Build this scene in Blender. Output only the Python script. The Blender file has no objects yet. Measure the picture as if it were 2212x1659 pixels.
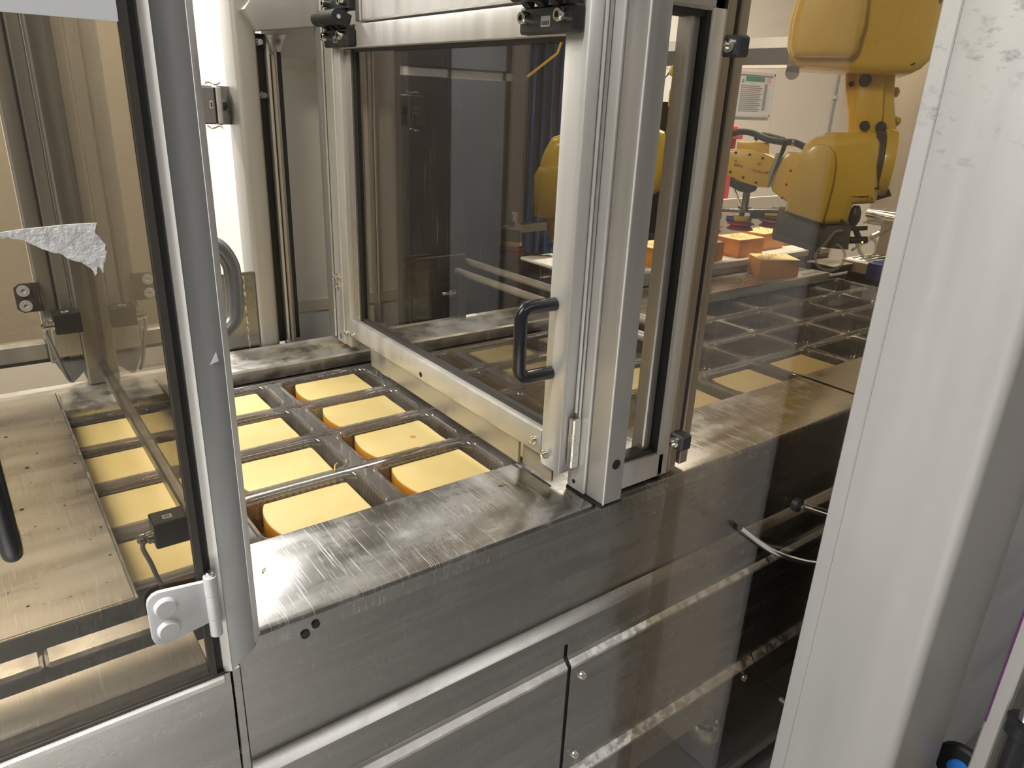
import bpy, bmesh, math, random
from mathutils import Matrix, Vector
random.seed(7)
PI = math.pi
scene = bpy.context.scene
C = scene.collection

# ------------------------------------------------------------------ camera
cd = bpy.data.cameras.new('camera'); cam = bpy.data.objects.new('camera', cd); C.objects.link(cam)
cd.sensor_width = 36.0; cd.lens = 1580.54 / 2212 * 36.0; cd.clip_start = 0.02
cx = (0.8059803, -0.5906120, 0.0396632)          # image right
cy = (-0.1850399, -0.3150287, -0.9308690)        # image down
cz = (0.5622775, 0.7429228, -0.3631937)          # viewing direction
cam.matrix_world = Matrix(((cx[0], -cy[0], -cz[0], 0.0), (cx[1], -cy[1], -cz[1], 0.0), (cx[2], -cy[2], -cz[2], 1.55), (0, 0, 0, 1)))
scene.camera = cam
# ------------------------------------------------------------------ world, lamps, exposure
w = bpy.data.worlds.new('world'); scene.world = w; w.use_nodes = True
w.node_tree.nodes['Background'].inputs[0].default_value = (1.0, 0.97, 0.93, 1)
w.node_tree.nodes['Background'].inputs[1].default_value = 0.25
vs = scene.view_settings
vs.view_transform = 'Standard'; vs.look = 'None'; vs.gamma = 1.0; vs.exposure = 0.2; vs.use_curve_mapping = False
try:
    scene.cycles.use_denoising = True
    scene.cycles.max_bounces = 10; scene.cycles.transparent_max_bounces = 20; scene.cycles.use_adaptive_sampling = True; scene.cycles.adaptive_threshold = 0.015
    scene.cycles.sample_clamp_indirect = 6.0
    scene.cycles.caustics_reflective = False; scene.cycles.caustics_refractive = False
except Exception:
    pass
LAMPS = [  # x, y, length along x, width, power
    (0.0, 3.1, 2.2, 0.28, 105), (-1.7, 0.6, 2.4, 0.28, 165), (-1.0, -0.6, 1.2, 0.28, 72),  # third one is added out of view to brighten the left floor and panels
    (3.6, 2.1, 2.4, 0.28, 120), (1.0, -1.5, 3.0, 0.28, 19)]  # last one is added behind the camera to brighten the panel ledges
for i, (lx, ly, ll, lw, p) in enumerate(LAMPS):
    ld = bpy.data.lights.new('ceiling_lamp_light', 'AREA'); ld.shape = 'RECTANGLE'; ld.size = ll; ld.size_y = lw
    ld.energy = p; ld.spread = math.radians(180 if i != 2 else 50); ld.color = (1.0, 0.985, 0.95)
    lo = bpy.data.objects.new('ceiling_lamp_light', ld); C.objects.link(lo); lo.location = (lx, ly, 3.06)

# ------------------------------------------------------------------ node helpers
def new_mat(name):
    m = bpy.data.materials.new(name); m.use_nodes = True
    nt = m.node_tree; nt.nodes.clear()
    out = nt.nodes.new('ShaderNodeOutputMaterial')
    return m, nt, out
def nd(nt, t, **k):
    n = nt.nodes.new(t)
    for a, b in k.items():
        if a.startswith('i_'):
            key = a[2:]
            key = int(key) if key.isdigit() else key.replace('_', ' ')
            n.inputs[key].default_value = b
        else: setattr(n, a, b)
    return n
def lk(nt, a, b): nt.links.new(a, b)
def col4(c): return (c[0], c[1], c[2], 1)
def coords(nt, scale=(1, 1, 1), rot=(0, 0, 0)):
    g = nd(nt, 'ShaderNodeNewGeometry'); mp = nd(nt, 'ShaderNodeMapping')
    mp.inputs['Scale'].default_value = scale; mp.inputs['Rotation'].default_value = rot
    lk(nt, g.outputs['Position'], mp.inputs['Vector']); return mp.outputs[0]
def noise(nt, vec, scale=1.0, detail=3.0, rough=0.5):
    n = nd(nt, 'ShaderNodeTexNoise'); n.inputs['Scale'].default_value = scale; n.inputs['Detail'].default_value = detail
    n.inputs['Roughness'].default_value = rough; lk(nt, vec, n.inputs['Vector']); return n.outputs['Fac']
def ramp(nt, fac, a, b, va=0.0, vb=1.0):
    n = nd(nt, 'ShaderNodeMapRange'); n.inputs[1].default_value = a; n.inputs[2].default_value = b
    n.inputs[3].default_value = va; n.inputs[4].default_value = vb; lk(nt, fac, n.inputs[0]); return n.outputs[0]
def mth(nt, op, a, b=None):
    n = nd(nt, 'ShaderNodeMath', operation=op)
    for i, v in enumerate((a, b)):
        if v is None: continue
        if isinstance(v, (int, float)): n.inputs[i].default_value = v
        else: lk(nt, v, n.inputs[i])
    return n.outputs[0]
def mixc(nt, fac, a, b):
    n = nd(nt, 'ShaderNodeMix', data_type='RGBA')
    if isinstance(fac, (int, float)): n.inputs[0].default_value = fac
    else: lk(nt, fac, n.inputs[0])
    for i, v in ((6, a), (7, b)):
        if isinstance(v, tuple): n.inputs[i].default_value = col4(v)
        else: lk(nt, v, n.inputs[i])
    return n.outputs[2]
def plain(name, c, rough=0.5, metal=0.0, var=0.0, vscale=6.0, spec=0.5, bump=0.0, bscale=200, coat=0.0):
    m, nt, out = new_mat(name); p = nd(nt, 'ShaderNodeBsdfPrincipled')
    p.inputs['Roughness'].default_value = rough; p.inputs['Metallic'].default_value = metal
    p.inputs['Specular IOR Level'].default_value = spec; p.inputs['Coat Weight'].default_value = coat
    v = coords(nt)
    if var:
        f = noise(nt, v, vscale, 5)
        lk(nt, mixc(nt, ramp(nt, f, 0.3, 0.7), tuple(x * (1 - var) for x in c), tuple(min(1, x * (1 + var)) for x in c)), p.inputs['Base Color'])
        lk(nt, ramp(nt, f, 0.3, 0.7, rough * 0.85, min(1, rough * 1.2)), p.inputs['Roughness'])
    else: p.inputs['Base Color'].default_value = col4(c)
    if bump:
        b = nd(nt, 'ShaderNodeBump', i_Strength=bump, i_Distance=0.001); lk(nt, noise(nt, v, bscale, 2), b.inputs['Height']); lk(nt, b.outputs[0], p.inputs['Normal'])
    lk(nt, p.outputs[0], out.inputs[0]); return m
def metal(name, c, rough=0.3, met=1.0, streak=(2, 2, 2), svar=0.12, dirt=0.0, scratch=0.0, dirtcol=(0.7, 0.68, 0.62), dscale=9.0, thr=0.56):
    """brushed metal: streaked roughness, clouded smears and fine scratches"""
    m, nt, out = new_mat(name); p = nd(nt, 'ShaderNodeBsdfPrincipled')
    s = noise(nt, coords(nt, streak), 1.0, 4)
    base = mixc(nt, ramp(nt, s, 0.3, 0.7), tuple(x * (1 - svar) for x in c), tuple(min(1, x * (1 + svar)) for x in c))
    rgh = ramp(nt, s, 0.3, 0.7, rough * 0.75, rough * 1.3); mt = met
    p.inputs['Metallic'].default_value = met
    if dirt:
        d = ramp(nt, noise(nt, coords(nt), dscale, 8, 0.65), thr, thr + 0.2, 0, dirt)
        base = mixc(nt, d, base, dirtcol)
        rgh = mth(nt, 'ADD', rgh, mth(nt, 'MULTIPLY', d, 0.3))
        mt = mth(nt, 'SUBTRACT', met, mth(nt, 'MULTIPLY', d, 0.8)); lk(nt, mt, p.inputs['Metallic'])
    if scratch:
        tot = None
        for k, a in enumerate((0.5, 1.0, -0.3, 1.7, 2.4)):
            v = coords(nt, (520 + 90 * k, 9 + 2 * k, 30), (0, 0, a))
            q = ramp(nt, noise(nt, v, 1.0, 1.0, 0.3), 0.70, 0.76, 0, 1)
            q = mth(nt, 'MULTIPLY', q, ramp(nt, noise(nt, coords(nt), 7 + k, 2), 0.42, 0.6, 0, 1))
            tot = q if tot is None else mth(nt, 'MAXIMUM', tot, q)
        tot = mth(nt, 'MULTIPLY', tot, scratch)
        base = mixc(nt, tot, base, (0.9, 0.88, 0.84)); rgh = mth(nt, 'ADD', rgh, mth(nt, 'MULTIPLY', tot, 0.25))
    lk(nt, base, p.inputs['Base Color']); lk(nt, rgh, p.inputs['Roughness'])
    lk(nt, p.outputs[0], out.inputs[0]); return m
def glazing(name, tint, haze=0.02, hcol=(0.5, 0.46, 0.4), refl=1.0, f0=0.04, rough=0.0, scr=0.0):
    """clear or tinted sheet: straight transmission plus a mirror reflection that grows at grazing angles, thin dust haze"""
    m, nt, out = new_mat(name)
    tr = nd(nt, 'ShaderNodeBsdfTransparent'); tr.inputs[0].default_value = col4(tint)
    gl = nd(nt, 'ShaderNodeBsdfGlossy'); gl.inputs['Roughness'].default_value = rough; gl.inputs[0].default_value = (1, 1, 1, 1)
    g = nd(nt, 'ShaderNodeNewGeometry')
    dt = nd(nt, 'ShaderNodeVectorMath', operation='DOT_PRODUCT'); lk(nt, g.outputs['Normal'], dt.inputs[0]); lk(nt, g.outputs['Incoming'], dt.inputs[1])
    k = mth(nt, 'POWER', mth(nt, 'SUBTRACT', 1.0, mth(nt, 'ABSOLUTE', dt.outputs['Value'])), 5.0)
    f = mth(nt, 'MINIMUM', mth(nt, 'MULTIPLY', mth(nt, 'ADD', mth(nt, 'MULTIPLY', k, 1 - f0), f0), refl), 1.0)
    mx = nd(nt, 'ShaderNodeMixShader'); lk(nt, f, mx.inputs[0]); lk(nt, tr.outputs[0], mx.inputs[1]); lk(nt, gl.outputs[0], mx.inputs[2])
    res = mx.outputs[0]
    if haze:
        df = nd(nt, 'ShaderNodeBsdfDiffuse'); df.inputs[0].default_value = col4(hcol)
        h = ramp(nt, noise(nt, coords(nt), 5, 5), 0.35, 0.75, haze * 0.4, haze * 1.6)
        if scr:
            for a in (0.4, -0.6, 1.2):
                v = coords(nt, (300, 300, 9), (a, a * 0.5, 0))
                h = mth(nt, 'ADD', h, mth(nt, 'MULTIPLY', ramp(nt, noise(nt, v, 1.0, 1.0, 0.3), 0.74, 0.8, 0, 1), scr))
        m2 = nd(nt, 'ShaderNodeMixShader'); lk(nt, h, m2.inputs[0]); lk(nt, res, m2.inputs[1]); lk(nt, df.outputs[0], m2.inputs[2]); res = m2.outputs[0]
    lk(nt, res, out.inputs[0]); return m
def glow(name, c, s):
    m, nt, out = new_mat(name); e = nd(nt, 'ShaderNodeEmission'); e.inputs[0].default_value = col4(c); e.inputs[1].default_value = s
    lk(nt, e.outputs[0], out.inputs[0]); return m

# ------------------------------------------------------------------ materials
steel_top = metal('scratched_steel_top', (0.44, 0.435, 0.42), 0.23, 1.0, (6, 30, 6), 0.16, 0.45, 0.95, (0.60, 0.595, 0.58), 13.0, 0.50)
steel_dull = metal('dull_steel_top', (0.46, 0.435, 0.395), 0.3, 1.0, (5, 25, 5), 0.10, 0.25, 0.35, (0.55, 0.52, 0.46), 7.0, 0.52)
steel_panel = metal('brushed_steel_panel', (0.40, 0.395, 0.38), 0.24, 1.0, (2, 2, 60), 0.08, 0.25, 0.12, (0.36, 0.355, 0.34), 6.0, 0.5)
steel_bright = metal('bright_steel', (0.66, 0.64, 0.60), 0.22, 1.0, (20, 20, 20), 0.08, 0.3, 0.0, (0.6, 0.58, 0.55), 40, 0.5)
steel_far = metal('smeared_far_rail_steel', (0.62, 0.61, 0.58), 0.36, 1.0, (8, 8, 8), 0.1, 0.7, 0.2, (0.55, 0.545, 0.53), 22, 0.42)
steel_rail = metal('smooth_rail_steel', (0.50, 0.485, 0.455), 0.3, 1.0, (3, 40, 40), 0.08, 0.1, 0.0, (0.4, 0.39, 0.36), 5, 0.55)
alu_backlit = metal('backlit_aluminium_upright', (0.42, 0.405, 0.38), 0.38, 0.9, (24, 24, 0.7), 0.06, 0.08, 0.0, (0.35, 0.34, 0.32), 6, 0.6)  # aluminium toned down, backlight shade of the far posts put into the colour
steel_ledge = metal('limescaled_lit_ledge', (0.70, 0.69, 0.66), 0.42, 1.0, (4, 4, 4), 0.1, 0.85, 0.2, (0.82, 0.81, 0.78), 60, 0.42)  # limescale, with light on the up-facing ledges painted into a paler base
chrome = plain('chrome', (0.78, 0.76, 0.72), 0.14, 1.0)
alu = metal('anodised_aluminium', (0.80, 0.79, 0.765), 0.42, 0.55, (30, 30, 1.2), 0.04, 0.08, 0.0, (0.5, 0.49, 0.46), 18, 0.62)
alu_dark = metal('aluminium_side', (0.58, 0.57, 0.55), 0.38, 0.8, (30, 30, 1.2), 0.05, 0.06, 0.0, (0.4, 0.39, 0.37), 18, 0.62)
alu_grey = metal('grey_lacquered_profile', (0.27, 0.273, 0.275), 0.36, 0.45, (12, 12, 1), 0.04, 0.1, 0.0, (0.55, 0.55, 0.54), 30, 0.66)
post_steel = metal('satin_steel_post', (0.60, 0.585, 0.56), 0.42, 0.55, (14, 14, 0.8), 0.05, 0.25, 0.0, (0.45, 0.445, 0.43), 9, 0.60)
def smudged_post():
    m = metal('smudged_steel_post', (0.50, 0.49, 0.475), 0.45, 0.25, (14, 14, 0.8), 0.05, 0.2, 0.0, (0.5, 0.49, 0.475), 9, 0.60)
    nt = m.node_tree; p = [n for n in nt.nodes if n.type == 'BSDF_PRINCIPLED'][0]; src = p.inputs['Base Color'].links[0].from_socket
    spot = ramp(nt, noise(nt, coords(nt, (1, 1, 1.6)), 42, 5, 0.6), 0.53, 0.68, 0, 0.8)
    sx = nd(nt, 'ShaderNodeSeparateXYZ'); g = nd(nt, 'ShaderNodeNewGeometry'); lk(nt, g.outputs['Position'], sx.inputs[0])
    zone = mth(nt, 'MULTIPLY', ramp(nt, sx.outputs['Z'], 1.44, 1.56), ramp(nt, noise(nt, coords(nt), 9, 2), 0.42, 0.6))
    lk(nt, mixc(nt, mth(nt, 'MULTIPLY', spot, zone), src, (0.16, 0.165, 0.18)), p.inputs['Base Color']); return m
post_smudged = smudged_post()
panel_grey = metal('grey_panel', (0.60, 0.63, 0.645), 0.42, 0.35, (3, 3, 12), 0.10, 0.2, 0.1, (0.5, 0.5, 0.5), 8, 0.55)
grey_paint = plain('grey_paint', (0.90, 0.90, 0.89), 0.45, 0.0, 0.05, 3)
bluegrey_paint = plain('blue_grey_paint', (0.30, 0.315, 0.34), 0.5, 0.0, 0.05, 3)
dark_paint = plain('dark_paint', (0.045, 0.042, 0.04), 0.45, 0.0, 0.2, 8)
interior = plain('dark_machine_interior', (0.035, 0.030, 0.026), 0.5, 0.0, 0.3, 6)
black_plastic = plain('black_plastic', (0.018, 0.018, 0.019), 0.38, 0.0, 0.1, 30, bump=0.15, bscale=900)
black_gloss = plain('black_gloss', (0.02, 0.021, 0.024), 0.22)
rubber = plain('black_rubber', (0.012, 0.012, 0.012), 0.6)
gasket = plain('brown_black_gasket', (0.05, 0.045, 0.04), 0.5)
grey_plastic = plain('grey_plastic', (0.28, 0.28, 0.29), 0.45)
cover_grey = plain('brown_grey_cover', (0.10, 0.092, 0.085), 0.5)
lgrey_plastic = plain('light_grey_plastic', (0.62, 0.63, 0.64), 0.42, 0.0, 0.06, 25)
tube_grey = plain('grey_tube_handle', (0.33, 0.325, 0.31), 0.33, 0.55)
white_paper = plain('white_paper', (0.80, 0.83, 0.88), 0.7, 0, 0.02, 10)
torn_paper = plain('torn_tape_residue', (0.86, 0.87, 0.9), 0.75, 0, 0.25, 90, bump=0.8, bscale=260)
yellow = plain('robot_yellow_paint', (0.74, 0.49, 0.045), 0.3, 0, 0.05, 5, coat=0.3)
blue_cloth = plain('blue_cover', (0.02, 0.05, 0.16), 0.7, 0, 0.3, 6)
blue_tape = plain('blue_tape', (0.03, 0.05, 0.32), 0.5)
blue_disc = plain('blue_plastic', (0.03, 0.06, 0.25), 0.5)
blue_bright = plain('bright_blue_plastic', (0.03, 0.22, 0.75), 0.4)
yellow_bright = plain('bright_yellow_plastic', (0.9, 0.62, 0.02), 0.4)
purple = plain('purple_strip', (0.11, 0.03, 0.12), 0.45)
red_crate = plain('red_plastic', (0.62, 0.06, 0.07), 0.45, 0, 0.1, 8)
cup_red = plain('red_silicone', (0.30, 0.008, 0.025), 0.4)
brass = plain('yellow_fitting', (0.62, 0.42, 0.05), 0.3, 0.2)
white_plastic = plain('white_belt', (0.80, 0.77, 0.70), 0.45, 0, 0.06, 8)
white_board = plain('white_board', (0.78, 0.72, 0.64), 0.6, 0, 0.04, 6)
clear_hose = glazing('clear_hose', (0.85, 0.85, 0.82), 0.25, (0.7, 0.7, 0.66), 2.0, 0.06, 0.08)
carton = plain('cream_frame', (0.62, 0.55, 0.42), 0.5)
ink = plain('dark_ink', (0.05, 0.045, 0.03), 0.6)
ink_red = plain('red_ink', (0.45, 0.03, 0.015), 0.6)
ink_grey = plain('grey_ink', (0.30, 0.31, 0.33), 0.7)
ink_green = plain('green_ink', (0.06, 0.25, 0.15), 0.7)
ink_pink = plain('pink_ink', (0.75, 0.40, 0.40), 0.7)
sticker_grey = plain('silver_sticker', (0.55, 0.54, 0.51), 0.5)
crumb_mat = plain('cheese_crumb', (0.85, 0.52, 0.10), 0.6)
dirt_mat = plain('dark_crumb', (0.06, 0.05, 0.035), 0.8)
led_green = glow('green_indicator', (0.1, 1.0, 0.15), 3.0)
led_orange = glow('orange_indicator', (1.0, 0.45, 0.08), 6.0)
tint_brown = glazing('bronze_tinted_sheet', (0.70, 0.668, 0.61), 0.012, (0.5, 0.44, 0.36), 1.0, 0.045, 0.0, 0.08)
tint_right = glazing('bronze_tinted_large_sheet', (0.82, 0.775, 0.71), 0.010, (0.45, 0.40, 0.33), 1.0, 0.045, 0.0, 0.08)
tint_door = glazing('smoked_door_sheet', (0.92, 0.89, 0.85), 0.010, (0.5, 0.45, 0.4), 1.0, 0.05, 0.0, 0.12)
clear_pane = glazing('clear_sheet', (0.90, 0.88, 0.84), 0.015, (0.6, 0.57, 0.5), 1.0, 0.04, 0.0, 0.15)
film = glazing('clear_tray_film', (0.70, 0.69, 0.68), 0.24, (0.48, 0.465, 0.455), 1.8, 0.10, 0.06)
wall_mat = plain('cream_wall_paint', (0.88, 0.83, 0.74), 0.7, 0, 0.02, 1.5)
wall_dim = plain('room_wall_paint', (0.22, 0.21, 0.20), 0.7, 0, 0.04, 1.2)
ceil_mat = plain('ceiling_paint', (0.72, 0.69, 0.63), 0.8, 0, 0.02, 1.0)
floor_mat = plain('grey_floor', (0.24, 0.232, 0.222), 0.45, 0, 0.06, 3)
grout = plain('floor_joint', (0.06, 0.06, 0.06), 0.8)
def cheese_top_mat():
    m, nt, out = new_mat('cheese_paste'); p = nd(nt, 'ShaderNodeBsdfPrincipled')
    f = noise(nt, coords(nt), 22, 5); g = noise(nt, coords(nt, (1, 3, 1)), 160, 2)
    c = mixc(nt, ramp(nt, f, 0.35, 0.7), (0.93, 0.76, 0.36), (0.91, 0.70, 0.28))
    lk(nt, c, p.inputs['Base Color']); p.inputs['Roughness'].default_value = 0.5
    p.inputs['Subsurface Weight'].default_value = 0.0
    b = nd(nt, 'ShaderNodeBump', i_Strength=0.12, i_Distance=0.001); lk(nt, g, b.inputs['Height']); lk(nt, b.outputs[0], p.inputs['Normal'])
    lk(nt, p.outputs[0], out.inputs[0]); return m
cheese_top = cheese_top_mat()
cheese_rind = plain('cheese_rind', (0.72, 0.29, 0.03), 0.45, 0, 0.10, 30)
cheese_side = plain('cheese_cut_side', (0.80, 0.42, 0.07), 0.5, 0, 0.08, 30)

# ------------------------------------------------------------------ mesh helpers
def add_mesh(bm, tmp, mi):
    for f in tmp.faces: f.material_index = mi
    me = bpy.data.meshes.new('t'); tmp.to_mesh(me); tmp.free(); bm.from_mesh(me); bpy.data.meshes.remove(me)
def box(bm, x0, x1, y0, y1, z0, z1, b=0.0, mi=0, seg=1, M=None):
    t = bmesh.new(); r = bmesh.ops.create_cube(t, size=1)
    for v in t.verts: v.co = Vector((x0 + (v.co.x + .5) * (x1 - x0), y0 + (v.co.y + .5) * (y1 - y0), z0 + (v.co.z + .5) * (z1 - z0)))
    if b: bmesh.ops.bevel(t, geom=t.edges[:], offset=b, segments=seg, affect='EDGES', profile=0.5)
    if M is not None: t.transform(M)
    add_mesh(bm, t, mi)
def prism(bm, poly, lo, hi, ax='y', b=0.0, mi=0, seg=2, M=None, bfront=True):
    """closed 2D outline extruded along an axis: ax y -> (x,z), ax x -> (y,z), ax z -> (x,y)"""
    t = bmesh.new()
    def P(p, h): return {'y': (p[0], h, p[1]), 'x': (h, p[0], p[1]), 'z': (p[0], p[1], h)}[ax]
    v0 = [t.verts.new(P(p, lo)) for p in poly]; v1 = [t.verts.new(P(p, hi)) for p in poly]; n = len(poly)
    a = t.faces.new(v0); c = t.faces.new(v1[::-1])
    for i in range(n): t.faces.new((v0[i], v1[i], v1[(i + 1) % n], v0[(i + 1) % n]))
    bmesh.ops.recalc_face_normals(t, faces=t.faces[:])
    if b:
        ed = set(a.edges) | set(c.edges)
        bmesh.ops.bevel(t, geom=list(ed), offset=b, segments=seg, affect='EDGES', profile=0.5)
    if M is not None: t.transform(M)
    add_mesh(bm, t, mi)
def sheet(bm, prof, x0, x1, mi=0, th=0.0015, n=1):
    """open (y,z) profile extruded along x, with a little thickness"""
    t = bmesh.new(); rows = []
    for k in range(n + 1):
        x = x0 + (x1 - x0) * k / n; rows.append([t.verts.new((x, p[0], p[1])) for p in prof])
    for k in range(n):
        for i in range(len(prof) - 1): t.faces.new((rows[k][i], rows[k][i + 1], rows[k + 1][i + 1], rows[k + 1][i]))
    bmesh.ops.recalc_face_normals(t, faces=t.faces[:])
    bmesh.ops.solidify(t, geom=t.faces[:], thickness=th)
    add_mesh(bm, t, mi)
def smooth_path(pts, n=6):
    pts = [Vector(p) for p in pts]
    if len(pts) < 3: return pts
    out = []
    for i in range(len(pts) - 1):
        p0 = pts[max(i - 1, 0)]; p1 = pts[i]; p2 = pts[i + 1]; p3 = pts[min(i + 2, len(pts) - 1)]
        for k in range(n):
            t = k / n
            out.append(0.5 * ((2 * p1) + (-p0 + p2) * t + (2 * p0 - 5 * p1 + 4 * p2 - p3) * t * t + (-p0 + 3 * p1 - 3 * p2 + p3) * t ** 3))
    out.append(pts[-1]); return out
def tube(bm, pts, r, seg=12, mi=0, closed=False, rad=None):
    t = bmesh.new(); pts = [Vector(p) for p in pts]; n = len(pts); rings = []
    up = Vector((0, 0, 1)); u = None
    for i, p in enumerate(pts):
        d = (pts[min(i + 1, n - 1)] - pts[max(i - 1, 0)]).normalized()
        if u is None:
            u = d.cross(up)
            if u.length < 0.05: u = d.cross(Vector((1, 0, 0)))
        u = (u - d * u.dot(d)).normalized(); v = d.cross(u); rr = rad[i] if rad else r
        rings.append([t.verts.new(p + u * rr * math.cos(2 * PI * k / seg) + v * rr * math.sin(2 * PI * k / seg)) for k in range(seg)])
    for i in range(n - 1):
        for k in range(seg): t.faces.new((rings[i][k], rings[i][(k + 1) % seg], rings[i + 1][(k + 1) % seg], rings[i + 1][k]))
    t.faces.new(rings[0][::-1]); t.faces.new(rings[-1])
    bmesh.ops.recalc_face_normals(t, faces=t.faces[:]); add_mesh(bm, t, mi)
def lathe(bm, prof, c, ax='z', seg=24, mi=0):
    """(radius, height) profile turned about an axis through c"""
    t = bmesh.new(); rings = []
    for r, h in prof:
        ring = []
        for k in range(seg):
            a = 2 * PI * k / seg; p, q = max(r, 1e-5) * math.cos(a), max(r, 1e-5) * math.sin(a)
            ring.append(t.verts.new({'z': (c[0] + p, c[1] + q, c[2] + h), 'x': (c[0] + h, c[1] + p, c[2] + q), 'y': (c[0] + p, c[1] + h, c[2] + q)}[ax]))
        rings.append(ring)
    for i in range(len(rings) - 1):
        for k in range(seg): t.faces.new((rings[i][k], rings[i][(k + 1) % seg], rings[i + 1][(k + 1) % seg], rings[i + 1][k]))
    t.faces.new(rings[0][::-1]); t.faces.new(rings[-1])
    bmesh.ops.recalc_face_normals(t, faces=t.faces[:]); add_mesh(bm, t, mi)
def obj(name, bm, mat, parent=None, angle=32):
    me = bpy.data.meshes.new(name); bm.to_mesh(me); bm.free()
    for m in (mat if isinstance(mat, (list, tuple)) else [mat]): me.materials.append(m)
    me.polygons.foreach_set('use_smooth', [True] * len(me.polygons))
    me.set_sharp_from_angle(angle=math.radians(angle))
    o = bpy.data.objects.new(name, me); C.objects.link(o)
    if parent is not None: o.parent = parent
    return o
def mk(name, mat, parent, fn, *a, **k):
    bm = bmesh.new(); fn(bm, *a, **k); return obj(name, bm, mat, parent)
def tag(o, label=None, cat=None, group=None, kind=None):
    if label: o['label'] = label
    if cat: o['category'] = cat
    if group: o['group'] = group
    if kind: o['kind'] = kind
    return o
def thing(name, label, cat, loc=(0, 0, 0), rz=0.0, group=None):
    o = bpy.data.objects.new(name, None); C.objects.link(o); o.empty_display_size = 0.05
    o.location = loc; o.rotation_euler = (0, 0, rz); return tag(o, label, cat, group)
class At:
    """parts of a thing whose empty sits at `loc`: geometry given in world coordinates is shifted into the thing's frame"""
    def __init__(s, root): s.r = root; s.l = Vector(root.location)
    def __call__(s, name, mat, fn, *a, parent=None, label=None, **k):
        bm = bmesh.new(); fn(bm, *a, **k)
        bmesh.ops.translate(bm, verts=bm.verts[:], vec=-s.l)
        o = obj(name, bm, mat, parent or s.r)
        if label: o['label'] = label
        return o
def rrect(x0, x1, y0, y1, r, n=5):
    out = []
    for (cx_, cy_, a0) in ((x1 - r, y1 - r, 0), (x0 + r, y1 - r, PI / 2), (x0 + r, y0 + r, PI), (x1 - r, y0 + r, 3 * PI / 2)):
        for k in range(n + 1):
            a = a0 + PI / 2 * k / n; out.append((cx_ + r * math.cos(a), cy_ + r * math.sin(a)))
    return out
def bolt(bm, c, ax, r, h, sgn=-1, mi=0):
    """socket-head screw whose head stands out along sgn*axis from point c, hollow hexagon in its end"""
    s = sgn
    lathe(bm, [(r, 0), (r, s * h * .9), (r * .9, s * h), (r * .5, s * h), (r * .5, s * h * .45), (0, s * h * .45)], c, ax, 14, mi)

# ================================================================== THE ROOM
def plane_box(name, m, *b): return tag(mk(name, m, None, box, *b), kind='structure')
plane_box('floor', floor_mat, -4, 7, -3.2, 4.1, -0.05, 0)
plane_box('ceiling', ceil_mat, -4, 7, -3.2, 4.1, 3.2, 3.25)
plane_box('wall_back', wall_mat, -4, 7, 4.0, 4.05, 0, 3.2)
plane_box('wall_left', wall_dim, -4.05, -4, -3.2, 4.0, 0, 3.2)
plane_box('wall_right', wall_mat, 7, 7.05, -3.2, 4.0, 0, 3.2)
plane_box('wall_front', wall_dim, -4, 7, -3.25, -3.2, 0, 3.2)
fl = bpy.data.objects['floor']
mk('tile_joint', grout, fl, box, 1.05, 1.9, 0.60, 0.606, 0.0, 0.0012)
mk('tile_joint', grout, fl, box, 1.62, 1.626, 0.2, 2.0, 0.0, 0.0012)
names = ['over the far side of the line', 'over the hinged tinted window', 'added behind the camera side to light the left floor', 'over the robot cell', 'added over the aisle behind the big steel post to brighten the ledges']
for i, (lx, ly, ll, lw, p) in enumerate(LAMPS):
    t = thing('ceiling_lamp', 'long ceiling lamp housing ' + names[i], 'lamp', (lx, ly, 3.07), 0, 'ceiling lamps')
    mk('lamp_housing', lgrey_plastic, t, box, -ll / 2 - .03, ll / 2 + .03, -lw / 2 - .03, lw / 2 + .03, 0.0, 0.13, 0.01)

# ================================================================== MACHINE BODY (side towards the camera)
body = thing('packaging_machine', 'stainless steel packaging machine body with stepped side panels under the cover plates', 'machine', (0.7, 0.9, 0)); B = At(body)
up = [(0.737, 0.925), (0.7365, 0.85), (0.735, 0.787), (0.739, 0.75), (0.735, 0.7475), (0.7225, 0.735), (0.7225, 0.700)]
B('upper_panel', steel_panel, sheet, up, 0.166, 1.562)
B('upper_panel', steel_panel, sheet, up, 1.570, 3.0)
B('ledge', steel_ledge, sheet, [(0.7345, 0.7485), (0.7215, 0.7355), (0.7215, 0.730)], 0.166, 3.0, 0, 0.001, 1, label='water-stained upper ledge of the side panel with light painted into its tone')
lo = [(0.7235, 0.705), (0.7235, 0.672), (0.711, 0.659), (0.711, 0.416), (0.699, 0.403), (0.699, 0.322), (0.73, 0.322)]
for a, b_ in ((0.166, 0.680), (0.688, 1.235), (1.239, 3.0)): B('lower_panel', steel_panel, sheet, lo, a, b_)
for a, b_ in ((0.166, 0.680), (0.688, 1.235), (1.239, 3.0)):
    B('ledge', steel_ledge, sheet, [(0.7225, 0.6715), (0.710, 0.659), (0.710, 0.654)], a, b_, 0, 0.001)
    B('ledge', steel_ledge, sheet, [(0.7105, 0.4165), (0.698, 0.4035), (0.698, 0.399)], a, b_, 0, 0.001)
B('panel_gap', rubber, sheet, [(0.727, 0.705), (0.727, 0.672), (0.7135, 0.659), (0.7135, 0.416), (0.7015, 0.403), (0.7015, 0.322)], 0.676, 0.692)
for (x, y, z) in ((0.715, 0.711, 0.628), (0.715, 0.711, 0.445), (1.21, 0.699, 0.372)):
    B('screw', chrome, lathe, [(0.009, 0), (0.009, -0.003), (0.006, -0.008), (0.0, -0.009)], (x, y, z), 'y', 14)
B('blank_plug', steel_panel, lathe, [(0.0105, 0.003), (0.0105, -0.0012), (0.0, -0.0012)], (0.545, 0.736, 0.830), 'y', 24)
B('interior_tray', interior, box, 0.17, 3.0, 0.80, 1.9, 0.80, 0.815)
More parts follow.
